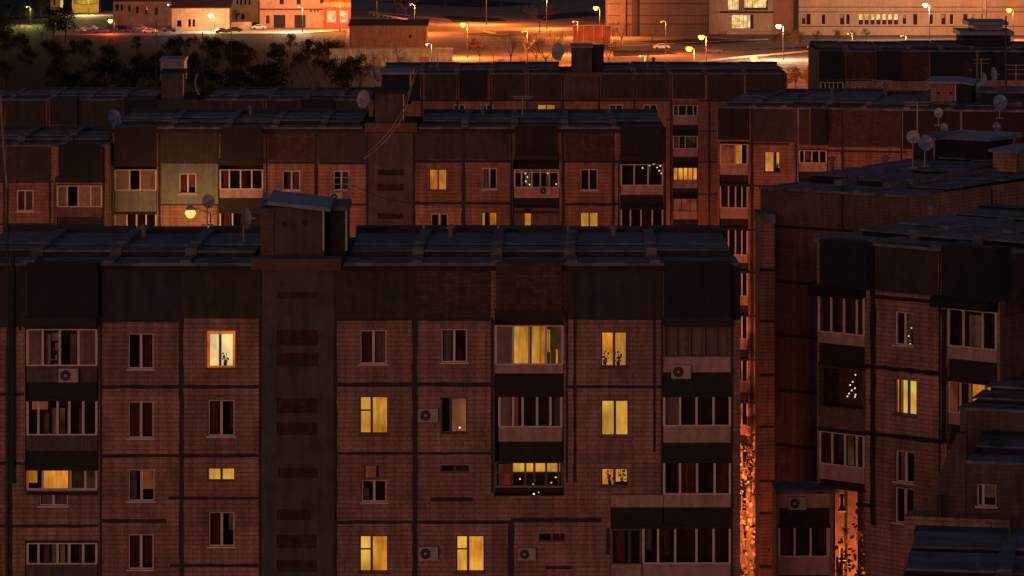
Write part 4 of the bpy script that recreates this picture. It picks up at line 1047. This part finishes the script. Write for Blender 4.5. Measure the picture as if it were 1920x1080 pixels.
wire([(654,345),(720,372),(800,385),(900,388),(1000,380)], 160, .014, 'thin slack cable running right from the front machine room aerial', m='darkmetal')

# ================================================================== far street: buildings
def fb(px, py, name, label, cat='building'):
    return Block(name, label, px, gd(py), cat=cat)
M['pink'] = mat('pink_render', (.50, .30, .22), var=.25, scale=.4, streak=.2)
M['red'] = mat('red_render', (.42, .12, .08), var=.25, scale=.4, streak=.2)
M['mint'] = mat('mint_render', (.36, .38, .26), var=.2, scale=.4, streak=.2)
M['ochre'] = mat('ochre_render', (.55, .42, .14), var=.2, scale=.4, streak=.2)
M['brownr'] = mat('brown_render', (.30, .19, .13), var=.3, scale=.4, streak=.2)
M['tin'] = mat('rusty_tin_roof', (.13, .05, .045), var=.4, scale=.6)
M['cream'] = mat('cream_wall', (.52, .46, .32), var=.35, scale=.5, streak=.4)
M['clad'] = mat('sandy_metal_cladding', (.42, .30, .23), var=.2, scale=.12, streak=.2)
M['clad_v'] = mat('shaded_violet_cladding', (.07, .052, .066), var=.3, scale=.12, streak=.2)  # violet shade on the warehouse front is put into the cladding colour
def hip(b, x0, x1, zt, dep, m='tin', h=1.6, ov=.5, name='roof'):
    u0, u1 = b.u(x0)-ov, b.u(x1)+ov; mb = MB(); k = min(dep/2, (u1-u0)/2-.3)
    mb.add([(u0,-ov,zt),(u1,-ov,zt),(u1,dep+ov,zt),(u0,dep+ov,zt),(u0+k,dep/2,zt+h),(u1-k,dep/2,zt+h)],
           [(0,1,5,4),(1,2,5),(2,3,4,5),(3,0,4),(0,3,2,1)])
    return mb.build(name, M[m], b.root)
def fwin(b, cells, fr='frame', cur=None, **k):
    for c in cells: window(b, *c, cur=cur, ft=.1, fr=fr, **k)

P1 = fb(560, 52, 'garage_building', 'pink building with two dark garage doors and bright ground-floor windows on the far street')
zt = 15
for x0, x1 in ((513,535),(552,573)):
    a, c, z0, z1 = P1.rect(x0, 28, x1, 50); P1.holes.append((a, c, 0, z1))
    d = MB().box(a+.02, c-.02, .18, .26, .02, z1); d.build('garage_door', M['dark'], P1.root)
fwin(P1, [(498,28,506,45)], cur='lit_r', mull=())
fwin(P1, [(524,-14,532,8),(556,-14,564,8),(600,-14,607,6)], fr='frame_d')
fwin(P1, [(581,17,585,22),(588,17,592,22),(594,17,598,22)], mull=(), sill=False, fr='frame_d')
fwin(P1, [(613,20,630,42),(637,20,652,42)], cur='lit_w', label='brightly lit ground-floor window')
finish(P1, P1.u(487), P1.u(606), 0, zt, mt='pink', dep=14)
m = MB(); wall_holes(m, P1.u(606)+.01, P1.u(658), 0, zt, P1.holes, y=-.3, dep=.35); m.build('wall', M['red'], P1.root)
MB().box(P1.u(487), P1.u(606), -.25, -.002, P1.z(550, 19), P1.z(550, 16)).build('string_course', M['tin'], P1.root)
MB().box(P1.u(606), P1.u(658), -.7, -.302, P1.z(630, 13), P1.z(630, 4)).build('fascia', M['ochre'], P1.root)
hip(P1, 487, 658, zt, 14)

P2 = fb(455, 42, 'house', 'pale green house with tall narrow windows behind the garage building')
fwin(P2, [(443,-16,447,8),(450,-16,454,9),(458,-16,462,9),(466,-16,470,9)], mull=(), fr='frame_d', sill=False)
fwin(P2, [(441,28,445,36),(452,26,458,36)], mull=(), fr='frame_d')
finish(P2, P2.u(408), P2.u(484), 0, 14, mt='mint', dep=12); hip(P2, 408, 484, 14, 12)

P3 = fb(370, 57, 'house', 'low orange-lit house with a dark sloping tin roof left of the green house')
fwin(P3, [(332,38,340,50),(353,36,358,50),(361,36,366,50)], mull=(), fr='frame_d')
finish(P3, P3.u(322), P3.u(430), 0, P3.z(370, 14), mt='pink', dep=10)
z0 = P3.z(370, 14); m = MB(); m.slab(P3.u(322)-.6, P3.u(430)+.6, -.8, 10.8, z0-.1, z0+2.6, .2); m.build('roof', M['tin'], P3.root)
P3b = fb(445, 55, 'garden_wall', 'low orange-lit wall along the far pavement', cat='wall')
MB().box(P3b.u(402), P3b.u(472), 0, .4, 0, 2.3).build('wall', M['pink'], P3b.root)
MB().box(P3b.u(402)-.1, P3b.u(472)+.1, -.08, .48, 2.302, 2.42).build('coping', M['tin'], P3b.root)

P4 = fb(265, 48, 'house', 'brown house with a row of dark windows behind the parked cars')
fwin(P4, [(217,8,223,20),(226,8,231,20),(240,10,245,22),(255,12,260,25),(271,12,277,27),(290,14,296,28)], mull=(), fr='frame_d')
finish(P4, P4.u(212), P4.u(320), 0, P4.z(265, 3), mt='brownr', dep=10); hip(P4, 212, 320, P4.z(265, 3), 10, h=2)

P5 = fb(104, 32, 'house', 'narrow yellow-lit house at the far upper left')
fwin(P5, [(100,0,104,10)], mull=(), fr='frame_d')
finish(P5, P5.u(95), P5.u(113), 0, 10, mt='ochre', dep=8); hip(P5, 95, 113, 10, 8)
P6 = fb(165, 24, 'shop_pavilion', 'yellow shop with a curved lit awning at the far upper left')
finish(P6, P6.u(135), P6.u(185), 0, 7, mt='ochre', dep=8)
m = MB(); n = 12; ua, ub = P6.u(138), P6.u(184)
for i in range(n):
    t0, t1 = i/n, (i+1)/n; q0, q1 = -3*math.sin(math.pi*t0)**.7-.05, -3*math.sin(math.pi*t1)**.7-.05
    m.add([(ua+(ub-ua)*t0,q0,3.2),(ua+(ub-ua)*t1,q1,3.2),(ua+(ub-ua)*t1,q1,4.6),(ua+(ub-ua)*t0,q0,4.6),(ua+(ub-ua)*t1,0,4.9),(ua+(ub-ua)*t0,0,4.9)], [(0,1,2,3),(3,2,4,5)])
m.build('awning', M['ochre'], P6.root); hip(P6, 135, 185, 7, 8)

P7 = fb(730, 96, 'shed', 'long unlit shed above the cream wall on the far street')
P7.Y0 = P7.Y0
zz = P7.z(730, 48)
fwin(P7, [(766,64,772,72)], mull=(), fr='frame_d')
finish(P7, P7.u(655), P7.u(800), 0, zz, mt='tile_dk', dep=14, side='pink'); m = MB(); m.slab(P7.u(655)-.4, P7.u(800)+.4, -.5, 14.5, zz+.1, zz+1.2, .2); m.build('roof', M['dark'], P7.root)
P8 = fb(800, 124, 'garage_row', 'cream-walled low garage row lit pale yellow, half hidden by shrubs')
z8 = P8.z(800, 93)
finish(P8, P8.u(618), P8.u(848), 0, z8, mt='cream', dep=5)
MB().box(P8.u(618)-.1, P8.u(848)+.15, -.2, 5.1, z8, z8+.22).build('roof', M['cream'], P8.root)
for x in (660, 705, 752, 795):
    a, c = P8.u(x-9), P8.u(x+9); MB().box(a, c, -.06, -.005, .02, 2.3).build('garage_door', M['brownr'], P8.root)

W1 = fb(1240, 68, 'warehouse', 'violet-grey unlit warehouse with long horizontal bands behind the lamps')
z_ = 17
finish(W1, W1.u(1140), W1.u(1328), 0, z_, mt='clad_v', dep=30)
for py in (8, 30, 46): MB().box(W1.u(1140), W1.u(1328), -.12, -.002, W1.z(1240, py), W1.z(1240, py-2)).build('cladding_band', M['dark'], W1.root)
for x in (1168, 1190): MB().box(W1.u(x-5), W1.u(x+5), -.6, -.002, 0, z_).build('pilaster', M['dark' if x > 1180 else 'clad_v'], W1.root)
MB().box(W1.u(1140), W1.u(1328), -.3, 30, z_, z_+.4).build('roof', M['roofedge'], W1.root)
W2 = fb(1410, 64, 'office_building', 'sandy building with a large lit glazed bay, left of the long windowed hall')
window(W2, 1364,-12,1440,19, cur=[('lit_w',0,.28,0,1),('curt_w',.3,.42,0,1),('lit_w',.42,.95,.15,1)], ft=.15, mull=(.12,.25,.38,.5,.62,.75,.88), trans=((0,.5),(2,.5)), fr='frame_d', label='large lit upper glazing')
window(W2, 1371,27,1413,54, cur=[('lit_w',0,.85,0,1)], ft=.15, mull=(.18,.36,.54,.72), trans=((1,.5),(3,.4)), fr='frame_d', label='lit lower glazing')
finish(W2, W2.u(1329), W2.u(1488), 0, 18, mt='clad', dep=30)
MB().box(W2.u(1350), W2.u(1450), -1.4, -.002, W2.z(1400, 24), W2.z(1400, 21)).build('canopy', M['dark'], W2.root)
MB().box(W2.u(1362), W2.u(1470), -2.2, -.002, 0, W2.z(1400, 58)).build('plinth', M['clad'], W2.root)
MB().box(W2.u(1329), W2.u(1488), -.3, 30, 18, 18.4).build('roof', M['roofedge'], W2.root)
W3 = fb(1700, 66, 'industrial_hall', 'long sandy hall with a continuous row of windows across the upper right')
xs = [1503,1512,1540,1575,1586,1610,1621,1632,1643,1654,1665,1676,1692,1712,1742,1765,1780,1806,1820,1840]
for i, x in enumerate(xs):
    lit = 5 <= i <= 11
    window(W3, x, 26, x+8, 46, cur=[('lit_w',0,1,.45,1)] if lit else ([('curt_w',0,.8,.6,1)] if i % 3 == 0 else []), ft=.1, mull=(), fr='frame_d' if lit or i % 2 else 'frame', sill=False)
finish(W3, W3.u(1496), W3.u(2000), 0, 19, mt='clad', dep=40)
for py in (14, 23, 50): MB().box(W3.u(1496), W3.u(2000), -.22, -.002, W3.z(1700, py), W3.z(1700, py-1.5)).build('string_course', M['tin'], W3.root)
MB().box(W3.u(1489), W3.u(1497), -.8, 1, 0, 19).build('dark_pilaster', M['dark'], W3.root)
MB().box(W3.u(1842), W3.u(1848), -.8, -.002, 0, 19).build('pale_pilaster', M['cream'], W3.root)
MB().box(W3.u(1496), W3.u(2000), -.3, 40, 19, 19.4).build('roof', M['roofedge'], W3.root)

# walls, rails added in place of car light trails, and a kiosk along the far street
def rail(p, q, label, h=.9, mt='pave', name='added_rail'):
    a = Vector((*gx(*p), 0)); b_ = Vector((*gx(*q), 0)); L = (b_ - a).length
    o = empty(name, a, math.atan2((b_-a).y, (b_-a).x)); tag(o, label, 'added rail')
    MB().box(0, L, -.06, .06, h-.45, h).build('rail_beam', M[mt], o)
    m = MB()
    for i in range(int(L/8)+1): m.box(i*8-.06+.1, i*8+.16, .07, .2, 0, h-.1)
    m.build('rail_post', M['metal'], o); return o
rail((1262,124), (1552,97), 'pale rail added in place of the car light trail behind the third-row roof')
rail((1556,97), (1772,85), 'thin far rail standing in for the light trail further right towards the lamp cluster', h=.8)
rail((692,28), (812,52), 'bright rail in place of the light trail on the sloping road at the upper left middle', h=1.2)
rail((905,62), (930,66), 'short added rail beside the lit road bend', h=.8)

def kiosk():
    p = gx(1110, 84); o = empty('bus_shelter', (p[0], p[1], 0)); tag(o, 'open steel-framed shelter glowing orange under the tall street lamp', 'shelter')
    w_ = 5.4
    for x in (-w_, -w_*.45, w_*.1, w_*.55, w_, w_*1.6): MB().box(x-.1, x+.1, -.1, .1, 0, 5.4).build('post', M['cream'], o)
    MB().box(-w_-.2, w_+.2, -.15, 2.2, 5.41, 5.6).build('roof', M['cream'], o)
    MB().box(-w_+.15, w_-.15, 1.9, 2.0, .3, 5.2).build('back_panel', M['red'], o)
    MB().box(-w_, w_, -.05, .05, .9, 1.0).build('rail', M['cream'], o)
kiosk()

# ================================================================== street lamps with their light
OR = (1, .235, .035); WH = (.75, .9, 1); YE = (1, .72, .3)  # lamps labelled as added are extra ones that brighten the far street
lamps = [(868,45,9,'orange street lamp left of the bare trees on the far street',OR,9000),
 (1117,14,9,'tall orange street lamp above the steel shelter',OR,10000),
 (1315,68,9,'upper orange lamp of the close pair in front of the warehouse',OR,9000),
 (1292,90,9,'lower orange lamp of the close pair in front of the warehouse',OR,7000),
 (1413,108,9,'lowest orange lamp, just over the right end of the third-row roof',OR,7000),
 (1460,48,9,'bluish white lamp in front of the sandy office building',(1,.72,.42),7000),
 (1735,8,11,'bright bluish white floodlight on the long hall',(1,.75,.42),14000),
 (1892,18,9,'small yellow lamp at the upper right corner',OR,5000),
 (1748,82,9,'left lamp of the row of three above the far upper right block',OR,5000),
 (1764,82,9,'middle lamp of the row of three above the far upper right block',OR,5000),
 (1780,82,9,'right lamp of the row of three above the far upper right block',OR,5000),
 (1018,-6,10,'orange lamp among the bare trees at the top edge',OR,9000),
 (207,38,4.2,'red-orange lamp over the parked cars on the left',(1,.10,.03),1800),
 (395,28,5.2,'broad white lamp in front of the low orange-lit house',(1,.66,.30),2600),
 (315,8,8,'small white lamp between the brown house and the low house',(.9,.9,1),600),
 (50,12,6,'yellow-green lamp in the shrubs at the upper left corner',(.9,.8,.15),3500),
 (160,-4,6,'yellow lamp by the curved shop awning',(1,.75,.25),3500),
 (560,12,8,'lamp on the garage building front',(1,.62,.32),7000),
 (630,10,8,'lamp over the bright windows of the red-walled shop',OR,4000),
 (980,58,9,'orange lamp hidden among bare branches, added for street glow',OR,9000),
 (770,8,9,'orange lamp on the sloping road at the upper left middle',OR,9000),
 (1590,62,7,'orange lamp at the foot of the long hall',OR,6000),
 (1690,66,7,'second orange lamp at the foot of the long hall',OR,6000),
 (1200,104,8,'orange lamp close behind the third-row roof, right of its machine room',OR,5000),
 (905,-12,10,'orange lamp past the top edge left of the tree lamp, added for street glow',OR,9000),
 (700,-14,10,'orange lamp past the top edge above the sloping road, added for street glow',OR,9000),
 (1075,40,9,'orange lamp just left of the steel shelter, added for street glow',OR,6000),
 (1240,40,9,'orange lamp at the foot of the violet warehouse',OR,3500),
 (800,82,8,'pale lamp over the cream garage row',(1,.75,.38),2600)]
for px, py, h, lab, c, e in lamps:
    small = e < 1000 or lab.startswith(('lamp on', 'lamp over', 'yellow', 'second', 'orange lamp at', 'orange lamp hidden', 'orange lamp past', 'orange lamp just left', 'orange lamp at the foot', 'orange lamp close', 'pale lamp', 'orange lamp on'))
    street_lamp(px, py, h, lab, c, e*(13 if c is OR else 8), rad=.28 if small else .75, em=5 if small else 14, group='street lamps of the far street')
# courtyard lamps
street_lamp(357, 410, 9, 'bright lamp showing over the front block roof', (1,.50,.14), 1100, Y=231, rad=.34, em=3, z0=at(357,410,226).z-9, group='courtyard lamps')

court = [(1345, 319, 7, 'courtyard lamp lighting the orange end strip of the third row', 20000),
         (1352, 231, 11, 'courtyard lamp at the foot of the orange-lit strip beside the front block', 24000),
         (1600, 178.5, 15, 'courtyard lamp in the gap right of the low balcony stack', 5000),
         (900, 222, 8, 'courtyard lamp between the front block and the second row, middle', 6000),
         (60, 222, 8, 'courtyard lamp between the front block and the second row, left end', 9000)]
for px, Y, h, lab, e in court:
    X = (px - 960) / FPX * Y
    o = street_lamp(px, 500, h, lab, (1, .24, .06), e, Y=Y, rad=.2, arm=.6, group='courtyard lamps')

# ================================================================== trees
def leafy(seed, h=9.0, n=1500, mt='leaf', wd=1.0, ls=1.0):
    rd = random.Random(seed); root = empty('tree', (0, 0, 0))
    t = MB(); t.tube((0,0,0), (0,0,h*.3), h*.028, h*.02, 7)
    clumps = []
    for i in range(11):
        a = rd.uniform(0, 6.28); rr = rd.uniform(.05, .30) * h * wd; z = rd.uniform(.38, .9) * h
        rr *= 1.15 - abs(z/h - .55) * 1.5
        c = Vector((rr*math.cos(a), rr*math.sin(a), z)); clumps.append((c, rd.uniform(.10, .2)*h))
        mid = Vector((c.x*.4, c.y*.4, h*.3+(z-h*.3)*.5)); t.tube((0,0,h*.28), mid, h*.012, h*.009, 5); t.tube(mid, c, h*.009, h*.003, 4)
    t.build('trunk', M['bark'], root)
    l = MB()
    for i in range(n):
        c, r = rd.choice(clumps)
        d = Vector((rd.gauss(0,1), rd.gauss(0,1), rd.gauss(0,.8))); d = d.normalized() * r * (rd.random()**.45) * 1.1
        p = c + d; e = h * rd.uniform(.014, .034) * ls
        u = Vector((rd.gauss(0,1), rd.gauss(0,1), rd.gauss(0,1))).normalized(); v = u.orthogonal().normalized()
        l.quad(p-u*e, p-v*e*.6, p+u*e, p+v*e*.6)
    l.build('crown', M[mt], root)
    return root
def bare(seed, h=9.0):
    rd = random.Random(seed); root = empty('tree', (0, 0, 0)); t = MB(); l = MB()
    def grow(mb, p, d, ln, r, dep):
        q = p + d * ln; mb.tube(p, q, r, r*.65, 5 if dep < 2 else 3)
        if dep >= 5: return
        for k in range(3 if dep < 4 else 2):
            dd = (d + Vector((rd.gauss(0,.42), rd.gauss(0,.42), rd.uniform(-.05,.3)))).normalized()
            grow(l, p + d*ln*rd.uniform(.6, 1), dd, ln*rd.uniform(.62,.8), r*.6, dep+1)
    grow(t, Vector((0,0,0)), Vector((0,0,1)), h*.30, h*.016, 0)
    t.build('trunk', M['bark'], root); l.build('crown', M['bark'], root); return root

protoL = [leafy(1), leafy(2, wd=1.25), leafy(3, h=8, wd=1.1), leafy(4, mt='leaf_o', h=7, n=700, wd=1.3)]
protoB = [bare(11), bare(12), bare(13, 8)]
protoL[2].scale = (1, 1, 1)
used = set(); counts = {}
ORD = 'first second third fourth fifth sixth seventh eighth ninth tenth eleventh twelfth thirteenth fourteenth fifteenth sixteenth seventeenth eighteenth nineteenth twentieth twenty-first twenty-second twenty-third twenty-fourth twenty-fifth twenty-sixth twenty-seventh twenty-eighth'.split()
todo = {}
def plant(proto, x, y, s, label, group, cat='tree', name='tree', z=0):
    k = id(proto)
    if k in used: o = copy_tree(proto)
    else: used.add(k); o = proto
    o.location = (x, y, z); o.scale = (s, s, s); o.rotation_euler = (0, 0, random.uniform(0, 6.28)); o.name = name
    tag(o, label, cat, group); todo.setdefault(label, []).append(o); return o
# unlit grove on the left, row by row
rr = random.Random(3)
def grove(y0, x0, x1, step, smin, smax, lab, grp):
    x = x0
    while x < x1:
        py = y0 + rr.uniform(-13, 13); px = x + rr.uniform(-step*.3, step*.3)
        X, Y = gx(px, py); plant(rr.choice(protoL[:3] + protoB[:1 if y0 > 60 else 0]), X, Y, rr.uniform(smin, smax), lab, grp); x += step
grove(112, -20, 660, 31, .55, .85, 'dark tree in the back row of the unlit grove', 'back row of the unlit grove')
grove(150, -20, 690, 32, .7, 1.05, 'dark tree in the middle row of the unlit grove', 'middle row of the unlit grove')
grove(195, -20, 700, 32, .8, 1.2, 'dark tree in the front row of the unlit grove', 'front row of the unlit grove')
grove(88, -20, 140, 30, .9, 1.25, 'tall dark tree at the upper left corner', 'tall trees at the upper left')
grove(34, 10, 95, 22, .6, .8, 'shrubby tree lit yellow-green at the upper left corner', 'yellow-lit shrubs')
for px, py, s in [(596,100,.75),(612,102,.6),(672,130,.5),(700,128,.7),(722,134,.55),(748,128,.9),(770,134,.5),(640,132,.6)]:
    X, Y = gx(px, py); plant(protoB[rr.randrange(3)], X, Y, s, 'bare twiggy tree in front of the cream garage row', 'bare trees by the garage row')
for px, py, s in [(900,124,1.1),(925,118,.9),(958,132,1.5),(985,122,1.0),(1005,130,1.2),(1024,138,1.6),(1035,120,1.2),(1050,128,.8),(1130,124,1.1),(1142,130,1.3),(940,138,.6),(975,136,.6),(1012,60,1.3),(745,30,.9),(760,34,1.2),(905,20,1.1),(940,14,1.3),(835,12,1.0),(1060,22,1.2),(1085,16,1.0),(1150,84,.9),(1165,90,1.1),(1222,88,.8)]:
    X, Y = gx(px, py); plant(protoB[rr.randrange(3)], X, Y, s, 'bare tree silhouetted against the orange street glow', 'bare trees in the orange glow')
for px, py, s in [(1452,92,.7),(1470,96,.8),(1487,100,.9),(1500,92,.7),(1530,84,.6),(1570,80,.55),(1600,79,.5),(1625,80,.6),(1492,175,.9),(1515,182,1.0),(1530,190,.8),(1475,182,.9),(428,40,.8),(418,42,.7),(444,42,.6)]:
    X, Y = gx(px, py)
    r_ = px < 460
    plant(protoL[3], X, Y, s, 'small dark tree in front of the pale green house' if r_ else ('orange-lit shrub in the gap beside the far block' if py > 150 else 'orange-lit shrub along the foot of the long hall'),
          'trees by the green house' if r_ else ('orange-lit shrubs in the gap' if py > 150 else 'orange-lit shrubs by the hall'), cat='tree' if r_ else 'shrub', name='tree' if r_ else 'shrub')
# creeper-like trees in front of the lit strips
for px, Y, s, z in [(1408,236,1.05,0)]:
    plant(leafy(21, 14.5, 1000, 'leaf_o', .5, .42), (px-960)/FPX*Y, Y, s, 'dark leafy tree against the orange-lit strip beside the front block', 'courtyard trees')
plant(leafy(22, 19.5, 900, 'leaf_o', .16, .26), (1580-960)/FPX*179, 179, 1.0, 'dark leafy tree in the gap right of the low balcony stack', 'courtyard trees')

for lab, os_ in todo.items():
    if len(os_) > 1:
        os_.sort(key=lambda o: o.location.x / o.location.y)
        for i, o in enumerate(os_):
            o['label'] = (lab + ', ' + ORD[i] + ' from the left')
# ================================================================== cars
CC = [mat('car_paint_silver', (.45,.45,.5), rough=.3, var=.05), mat('car_paint_blue', (.06,.09,.22), rough=.3, var=.05), mat('car_paint_black', (.02,.02,.025), rough=.25, var=.05),
      mat('car_paint_white', (.7,.68,.66), rough=.3, var=.05), mat('car_paint_red', (.35,.04,.03), rough=.3, var=.05)]
M['carglass'] = mat('car_glass', (.015,.018,.022), rough=.1, var=.05); M['tyre'] = mat('tyre_rubber', (.02,.02,.02), var=.2)
M['head'] = emat('headlight', (1, .9, .65), 6, dark=0); 
def car():
    o = empty('parked_car', (0,0,0))
    prof = [(-2.15,.35),(-2.2,.75),(-1.9,.95),(-1.35,1.0),(-.85,1.42),(.65,1.45),(1.25,1.05),(2.0,.92),(2.2,.7),(2.2,.35)]
    def ext(pf, w, mb):
        n = len(pf); mb.add([(x,-w,z) for x, z in pf] + [(x,w,z) for x, z in pf], [tuple(range(n)), tuple(range(2*n-1, n-1, -1))] + [(i,(i+1)%n+0,n+(i+1)%n,n+i) for i in range(n)])
    m = MB(); ext(prof, .82, m); bo = m.build('body', CC[0], o)
    bo.modifiers.new('bevel', 'BEVEL').width = .08
    g = MB(); ext([(-1.22,1.03),(-.82,1.36),(.6,1.38),(1.1,1.05)], .828, g); g.build('window', M['carglass'], o)
    g = MB(); g.quad((1.22,-.7,1.09),(1.22,.7,1.09),(.70,.66,1.43),(.70,-.66,1.43)); g.build('windscreen', M['carglass'], o)
    for x in (-1.35, 1.35):
        for y in (-.8, .8): MB().lathe([(0,-.1),(.3,-.1),(.32,0),(.3,.1),(0,.1)], 14, 'y', (x, y, .32)).build('wheel', M['tyre'], o)
    for y in (-.6, .6): MB().box(2.15, 2.23, y-.16, y+.16, .62, .78).build('headlight', M['cream'], o)
    return o
cp = car(); first = True
cars = [(148,60,0,'pale car at the left end of the parked row'),(170,57,3,'white car, second from the left of the parked row'),(190,62,1,'blue car parked in front of the white one'),
        (207,58,1,'blue car under the red-orange lamp'),(228,57,2,'black car right of the red-orange lamp'),(246,61,1,'dark blue car near the middle of the parked row'),(262,57,0,'silver car behind the middle of the parked row'),
        (281,62,3,'pale car with a bright reflection in the parked row'),(300,59,2,'black car near the right end of the parked row'),(318,60,1,'blue car at the right end of the parked row'),
        (415,62,2,'black car below the broad white lamp'),(440,60,2,'black car beside the orange-lit wall'),(486,55,0,'silver car outside the garage building'),
        (655,50,4,'red car below the red-walled shop'),(1530,92,3,'white car on the road below the long hall'),(1340,100,2,'black car on the lit road under the close pair of lamps'),(1240,92,0,'silver car on the lit road right of the shelter'),(1620,88,1,'blue car on the road near the foot of the long hall'),(890,90,4,'red car by the orange lamp left of the bare trees'),(1180,60,3,'white car beside the violet warehouse'),(95,50,0,'silver car alone among the trees at the upper left')]
for px, py, ci, lab in cars:
    o = cp if first else copy_tree(cp); first = False
    X, Y = gx(px, py); o.location = (X, Y, .02); o.rotation_euler = (0, 0, random.choice([0, math.pi]) + random.uniform(-.5, .5))
    tag(o, lab, 'car', 'parked cars on the far street')
    for c in kids(o):
        if c.name.startswith('body'):
            c.material_slots[0].link = 'OBJECT'; c.material_slots[0].material = CC[ci]

# low fence lights and the small people-sized white posts by the shed
for px, py in [(583,86),(596,85),(604,88)]:
    X, Y = gx(px, py + 8)
    o = MB().tube((0,0,0), (0,0,2.4), .28, .28, 8).lathe([(.3,2.4),(.2,2.7),(0,2.75)], 8, 'z').build('white_bollard', M['cream']); o.location = (X, Y, 0)
    tag(o, {583:'left',596:'middle',604:'right'}[px] + ' one of three pale posts at the grove edge beside the shed', 'post', 'pale posts by the grove')
